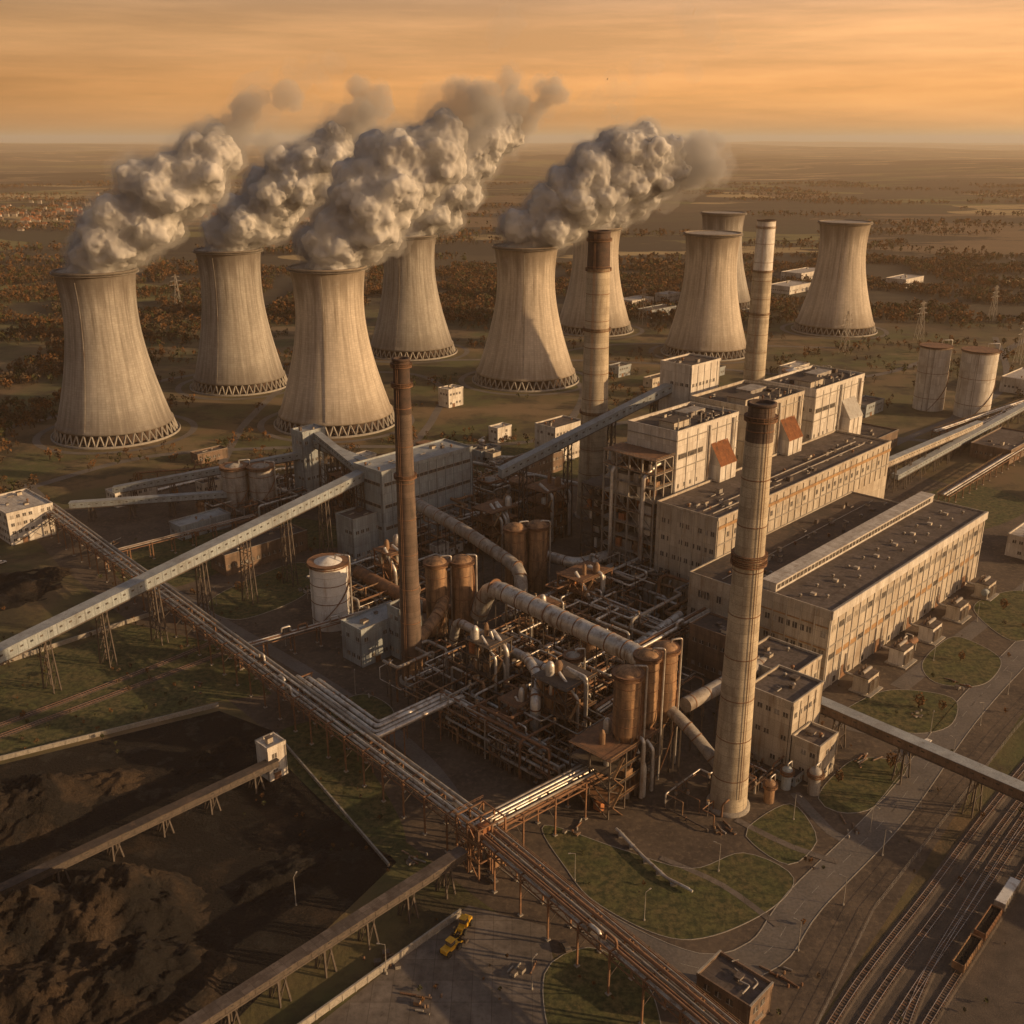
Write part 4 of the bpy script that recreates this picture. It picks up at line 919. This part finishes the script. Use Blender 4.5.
def wagon(X, Y, a, mt, cover=False):
    mb = MB(); L = 13
    mb.box(-L/2, -1.4, 1.2, L/2, 1.4, 1.5, m_steel)
    mb.box(-L/2, -1.45, 1.5, L/2, -1.3, 3.6, mt); mb.box(-L/2, 1.3, 1.5, L/2, 1.45, 3.6, mt); mb.box(-L/2, -1.3, 1.5, -L/2+.15, 1.3, 3.6, mt); mb.box(L/2-.15, -1.3, 1.5, L/2, 1.3, 3.6, mt)
    for i in range(9): x = -L/2+.2+i*(L-.6)/8; mb.box(x, -1.6, 1.3, x+.2, -1.45, 3.65, mt); mb.box(x, 1.45, 1.3, x+.2, 1.6, 3.65, mt)
    mb.box(-L/2+.15, -1.3, 1.5, L/2-.15, 1.3, 3.7 if cover else 3.1, m_tankw if cover else m_coal)
    for bx in (-L/2+2, L/2-2):
        for e in (-.9, .9):
            for s in (-1, 1): mb.sweep([(bx+e, s*.65, .92), (bx+e, s*.82, .92)], .46, m_steel, 14)
        mb.box(bx-1.4, -.95, .8, bx+1.4, .95, 1.2, m_steel)
    for s in (-1, 1): mb.sweep([(s*L/2, 0, 1.2), (s*(L/2+.5), 0, 1.2)], .25, m_steel)
    mb.build('freight_wagon', (X, Y, 0), a)
def onrail(t, o): return (120+o*BY+t*.68, 238-o*BX+t*.735)
for t, mt, c in ((-22, m_tankr, 0), (-7, m_steelr, 0), (8, m_tankg, 1)): x, y = onrail(t, 17.5); wagon(x, y, math.atan2(58, 53), mt, c)
for t, mt, c in ((150, m_steelr, 0), (164.4, m_steelr, 0), (178.8, m_cladb, 0), (193.2, m_steelr, 0)): x, y = onrail(t, 11.5); wagon(x, y, R(46), mt, c)
# ------------------------------------------------------------------ street furniture
def lamp(X, Y, a=0., h=9):
    mb = MB(); mb.lathe(0, 0, [(.13, 0), (.07, h)], m_tankg, 8); mb.sweep([(0, 0, h-.1), (0, 0, h+.5), (1.6, 0, h+.8)], .06, m_tankg, 6); mb.box(1.3, -.15, h+.7, 2.1, .15, h+.88, m_tankg); mb.lathe(0, 0, [(.3, 0), (.3, .5), (.16, .6)], m_kerb, 8)
    mb.build('street_lamp', (X, Y, 0), a)
for x, y in ((75, 213), (92, 230), (110, 251), (130, 274), (150, 299), (170, 323), (190, 345), (214, 372), (240, 400), (18, 240), (36, 224), (60, 244), (110, 262), (128, 292), (150, 318), (-60, 345), (-95, 385), (-135, 425), (-60, 230), (-32, 205), (5, 200), (172, 372), (205, 408), (240, 440), (88, 268), (56, 200)): lamp(x, y, rng.uniform(0, 6), 9)
def pylon(X, Y, h=42, a=.6):
    mb = MB(); b = h*.09
    lv = [0, .25, .48, .68, .84, 1]; wd = lambda t: b*(1-t*.85)
    for t0, t1 in zip(lv, lv[1:]):
        for sx, sy in ((-1,-1),(1,-1),(1,1),(-1,1)):
            mb.beam((sx*wd(t0), sy*wd(t0), h*t0), (sx*wd(t1), sy*wd(t1), h*t1), .3, .3, m_tankg)
            nx, ny = -sy, sx
            mb.beam((sx*wd(t0), sy*wd(t0), h*t0), (nx*wd(t1), ny*wd(t1), h*t1), .2, .2, m_tankg)
    for t, l in ((.68, 9), (.8, 7), (.93, 5)):
        for s in (-1, 1): mb.beam((0, 0, h*t+1.6), (s*l, 0, h*t), .25, .25, m_tankg); mb.beam((0, 0, h*t), (s*l, 0, h*t), .25, .25, m_tankg); mb.lathe(s*l, 0, [(.15, h*t-2.2), (.15, h*t)], m_cladb, 6)
    mb.build('electricity_pylon', (X, Y, 0), a)
for x, y in ((330, 1010), (430, 1080), (560, 1200), (700, 1340), (150, 1180), (480, 960), (-420, 1300), (-600, 1500), (640, 1000), (300, 1230)): pylon(x, y)
# ------------------------------------------------------------------ vegetation
def fmat(name, c1, c2):
    m, nt, p, v = base(name, 1.); nt.links.new(mixc(nt, ramp(nt, noi(nt, v, .15, 3), .35, .65), c1, c2), p.inputs['Base Color']); return m
fm = [fmat('foliage_autumn', (.18, .082, .026), (.10, .052, .02)), fmat('foliage_green', (.058, .062, .020), (.036, .041, .016)), fmat('foliage_bare', (.095, .064, .038), (.055, .04, .026))]
def trees(name, pts, leaf=1.5, nl=46):
    g = np.random.default_rng(5); V = []; F = []; MI = []; off = 0
    for x, y, h in pts:
        r = h*g.uniform(.3, .42); k = nl; c = g.normal(size=(k, 3)); c /= np.linalg.norm(c, axis=1)[:, None]; c *= (g.uniform(.25, 1, (k, 1))**.5)*np.array([r, r, h*.36]); c *= (1+.25*np.sin(c[:, :1]*2.1+x))
        c += np.array([x, y, h*.62]); s = leaf*g.uniform(.6, 1.3, (k, 1))*h/9
        u = g.normal(size=(k, 3)); u /= np.linalg.norm(u, axis=1)[:, None]; w = np.cross(u, g.normal(size=(k, 3))); w /= np.linalg.norm(w, axis=1)[:, None]
        q = np.stack([c-u*s*.6, c+w*s*.55, c+u*s*.6, c-w*s*.5], 1).reshape(-1, 3); V.append(q); F.append(np.arange(4*k).reshape(-1, 4)+off); off += 4*k
        mi = g.choice(3, p=[.42, .23, .35]); MI.append(np.full(k, mi))
        t = .035*h; tr = np.array([[x-t, y-t, 0], [x+t, y-t, 0], [x+t*.3, y, h*.7], [x-t*.3, y, h*.7], [x-t, y+t, 0], [x+t, y+t, 0]]); V.append(tr); F.append(np.array([[0, 1, 2, 3], [4, 3, 2, 5]])+off); off += 6; MI.append(np.full(2, 2))
    V = np.concatenate(V); F = np.concatenate(F); MI = np.concatenate(MI)
    me = bpy.data.meshes.new(name); me.vertices.add(len(V)); me.vertices.foreach_set('co', V.ravel()); me.loops.add(F.size); me.loops.foreach_set('vertex_index', F.ravel()); me.polygons.add(len(F))
    me.polygons.foreach_set('loop_start', np.arange(len(F))*4); me.polygons.foreach_set('material_index', MI)
    for m in fm: me.materials.append(m)
    me.update(); me.validate(); o = bpy.data.objects.new(name, me); scene.collection.objects.link(o)
def clear(x, y):
    if any(math.hypot(x-t[0], y-t[1]) < 62 for t in T): return False
    return True
pts = []
def region(x0, x1, y0, y1, n, sc, th, h0, h1, sd):
    for _ in range(n):
        x = rng.uniform(x0, x1); y = rng.uniform(y0, y1)
        if noise.noise(Vector((x/sc, y/sc, sd))) > th and clear(x, y): pts.append((x, y, rng.uniform(h0, h1)))
region(-900, -340, 620, 1700, 10500, 90, -.14, 6, 11, 1)
region(-300, 350, 1180, 1750, 8500, 100, -.12, 6, 11, 2)
region(350, 1200, 1180, 1900, 9500, 110, -.05, 6, 11, 3)
region(-380, 420, 780, 1180, 2400, 60, .05, 3, 8, 4)
region(420, 900, 700, 1180, 1200, 60, .08, 4, 8, 5)
region(-480, -290, 460, 700, 900, 50, -.1, 3, 8, 6)
region(-300, 20, 600, 720, 700, 40, .0, 2, 6, 16)
trees('forest', pts, 1.9, 24)
pts = []
def region2(n, sd):
    for _ in range(n):
        x = rng.uniform(-3500, 3500); y = 1700+3600*rng.random()**1.3
        if noise.noise(Vector((x/420, y/190, sd))) > .16: pts.append((x, y, rng.uniform(9, 15)))
region2(56000, 7); trees('distant_forest', pts, 3., 8)
pts = []; region(-240, -120, 300, 420, 260, 20, .0, 1., 2.6, 8); region(60, 300, 170, 440, 420, 20, .1, .8, 2.4, 9); region(-40, 40, 180, 265, 90, 12, .1, .8, 1.8, 10); region(-85, -35, 250, 325, 80, 12, .0, .8, 2, 11); region(-200, -90, 400, 520, 160, 16, .1, 1, 3, 12); trees('shrubs', pts, 2.2, 30)
for x, y in ((152, 335), (160, 333), (183, 372), (108, 288), (128, 296), (-128, 440), (-112, 452), (222, 420), (-62, 334), (-260, 545), (-270, 560), (-285, 545), (-200, 575), (-185, 590)): trees('tree', [(x, y, rng.uniform(4, 6.5))], 1.0, 160)
mb = MB()
for _ in range(300):
    x = rng.gauss(-1450, 360); y = rng.gauss(3050, 300); a, b = rng.uniform(8, 13), rng.uniform(7, 11); z = -8
    mb.box(x, y, z, x+a, y+b, z+12, m_clad if _ % 3 else m_cladb); mb.add([(x, y, z+12), (x+a, y, z+12), (x+a, y+b, z+12), (x, y+b, z+12), (x, y+b/2, z+17), (x+a, y+b/2, z+17)], [(0, 1, 5, 4), (2, 3, 4, 5), (0, 4, 3), (1, 2, 5)], m_rustp if _ % 2 else m_cladb)
mb.build('distant_village')
# ------------------------------------------------------------------ haze
mh = bpy.data.materials.new('haze'); mh.use_nodes = True; nt = mh.node_tree; nt.nodes.remove(nt.nodes['Principled BSDF'])
h_ = nn(nt, 'ShaderNodeVolumeScatter'); h_.inputs['Color'].default_value = (1, .74, .50, 1); h_.inputs['Density'].default_value = 6.5e-5; h_.inputs['Anisotropy'].default_value = .1
nt.links.new(h_.outputs[0], nt.nodes['Material Output'].inputs['Volume'])
mb = MB(); mb.box(-70000, -30000, -150, 70000, 70000, 400, mh); mb.build('atmospheric_haze')
# ------------------------------------------------------------------ light, sky, camera
EL, AZ = R(14), R(102)
w = bpy.data.worlds.new('World'); scene.world = w; w.use_nodes = True; nt = w.node_tree
sky = nn(nt, 'ShaderNodeTexSky', sky_type='NISHITA', sun_disc=False, sun_elevation=EL, sun_rotation=AZ, air_density=1.6, dust_density=5., ozone_density=1.)
bg = nt.nodes['Background']; bg.inputs[1].default_value = .12
col = mixc(nt, 1., sky.outputs[0], (.28, .24, .23), 'MULTIPLY')
tc = nn(nt, 'ShaderNodeTexCoord'); sx = nn(nt, 'ShaderNodeSeparateXYZ'); nt.links.new(tc.outputs['Generated'], sx.inputs[0])
gr = nn(nt, 'ShaderNodeValToRGB'); nt.links.new(sx.outputs[2], gr.inputs[0]); gr.color_ramp.interpolation = 'EASE'
st = [(0, (.66, .27, .09)), (.035, (.90, .39, .12)), (.08, (.78, .38, .15)), (.14, (.54, .31, .18)), (.4, (.19, .16, .15)), (1, (.09, .10, .12))]
gr.color_ramp.elements[0].color = (*st[0][1], 1); gr.color_ramp.elements[1].position = st[1][0]; gr.color_ramp.elements[1].color = (*st[1][1], 1)
for a, c in st[2:]: q = gr.color_ramp.elements.new(a); q.color = (*c, 1)
GA = R(82)
az = mth(nt, 'ADD', mth(nt, 'ADD', mth(nt, 'MULTIPLY', sx.outputs[0], .72*math.sin(GA)), mth(nt, 'MULTIPLY', sx.outputs[1], .72*math.cos(GA))), .88)
az = mth(nt, 'MULTIPLY', az, 1/.12)
cl = noi(nt, tc.outputs['Generated'], 2.6, 10, .65, (1, 1, 13))
az = mth(nt, 'MULTIPLY', az, mth(nt, 'ADD', mth(nt, 'MULTIPLY', ramp(nt, cl, .38, .68), .42), .80))
vm = nn(nt, 'ShaderNodeVectorMath', operation='SCALE'); nt.links.new(gr.outputs[0], vm.inputs[0]); nt.links.new(az, vm.inputs['Scale'])
nt.links.new(mixc(nt, 1., col, vm.outputs[0], 'ADD'), bg.inputs[0])
sd = bpy.data.lights.new('sun', 'SUN'); sd.energy = 5; sd.angle = R(.6); sd.color = (1, .61, .29)
so = bpy.data.objects.new('sun', sd); scene.collection.objects.link(so)
sv_ = Vector((math.sin(AZ)*math.cos(EL), math.cos(AZ)*math.cos(EL), math.sin(EL))); so.rotation_euler = sv_.to_track_quat('Z', 'Y').to_euler()
cd = bpy.data.cameras.new('camera'); cd.lens = 36; cd.sensor_width = 36; cd.clip_end = 200000; cd.clip_start = 1
co = bpy.data.objects.new('camera', cd); co.location = (0, 0, 200); co.rotation_euler = (R(70), 0, 0); scene.collection.objects.link(co); scene.camera = co
scene.view_settings.view_transform = 'Standard'; scene.view_settings.look = 'None'; scene.view_settings.exposure = 0
print('DONE', len(bpy.data.objects))
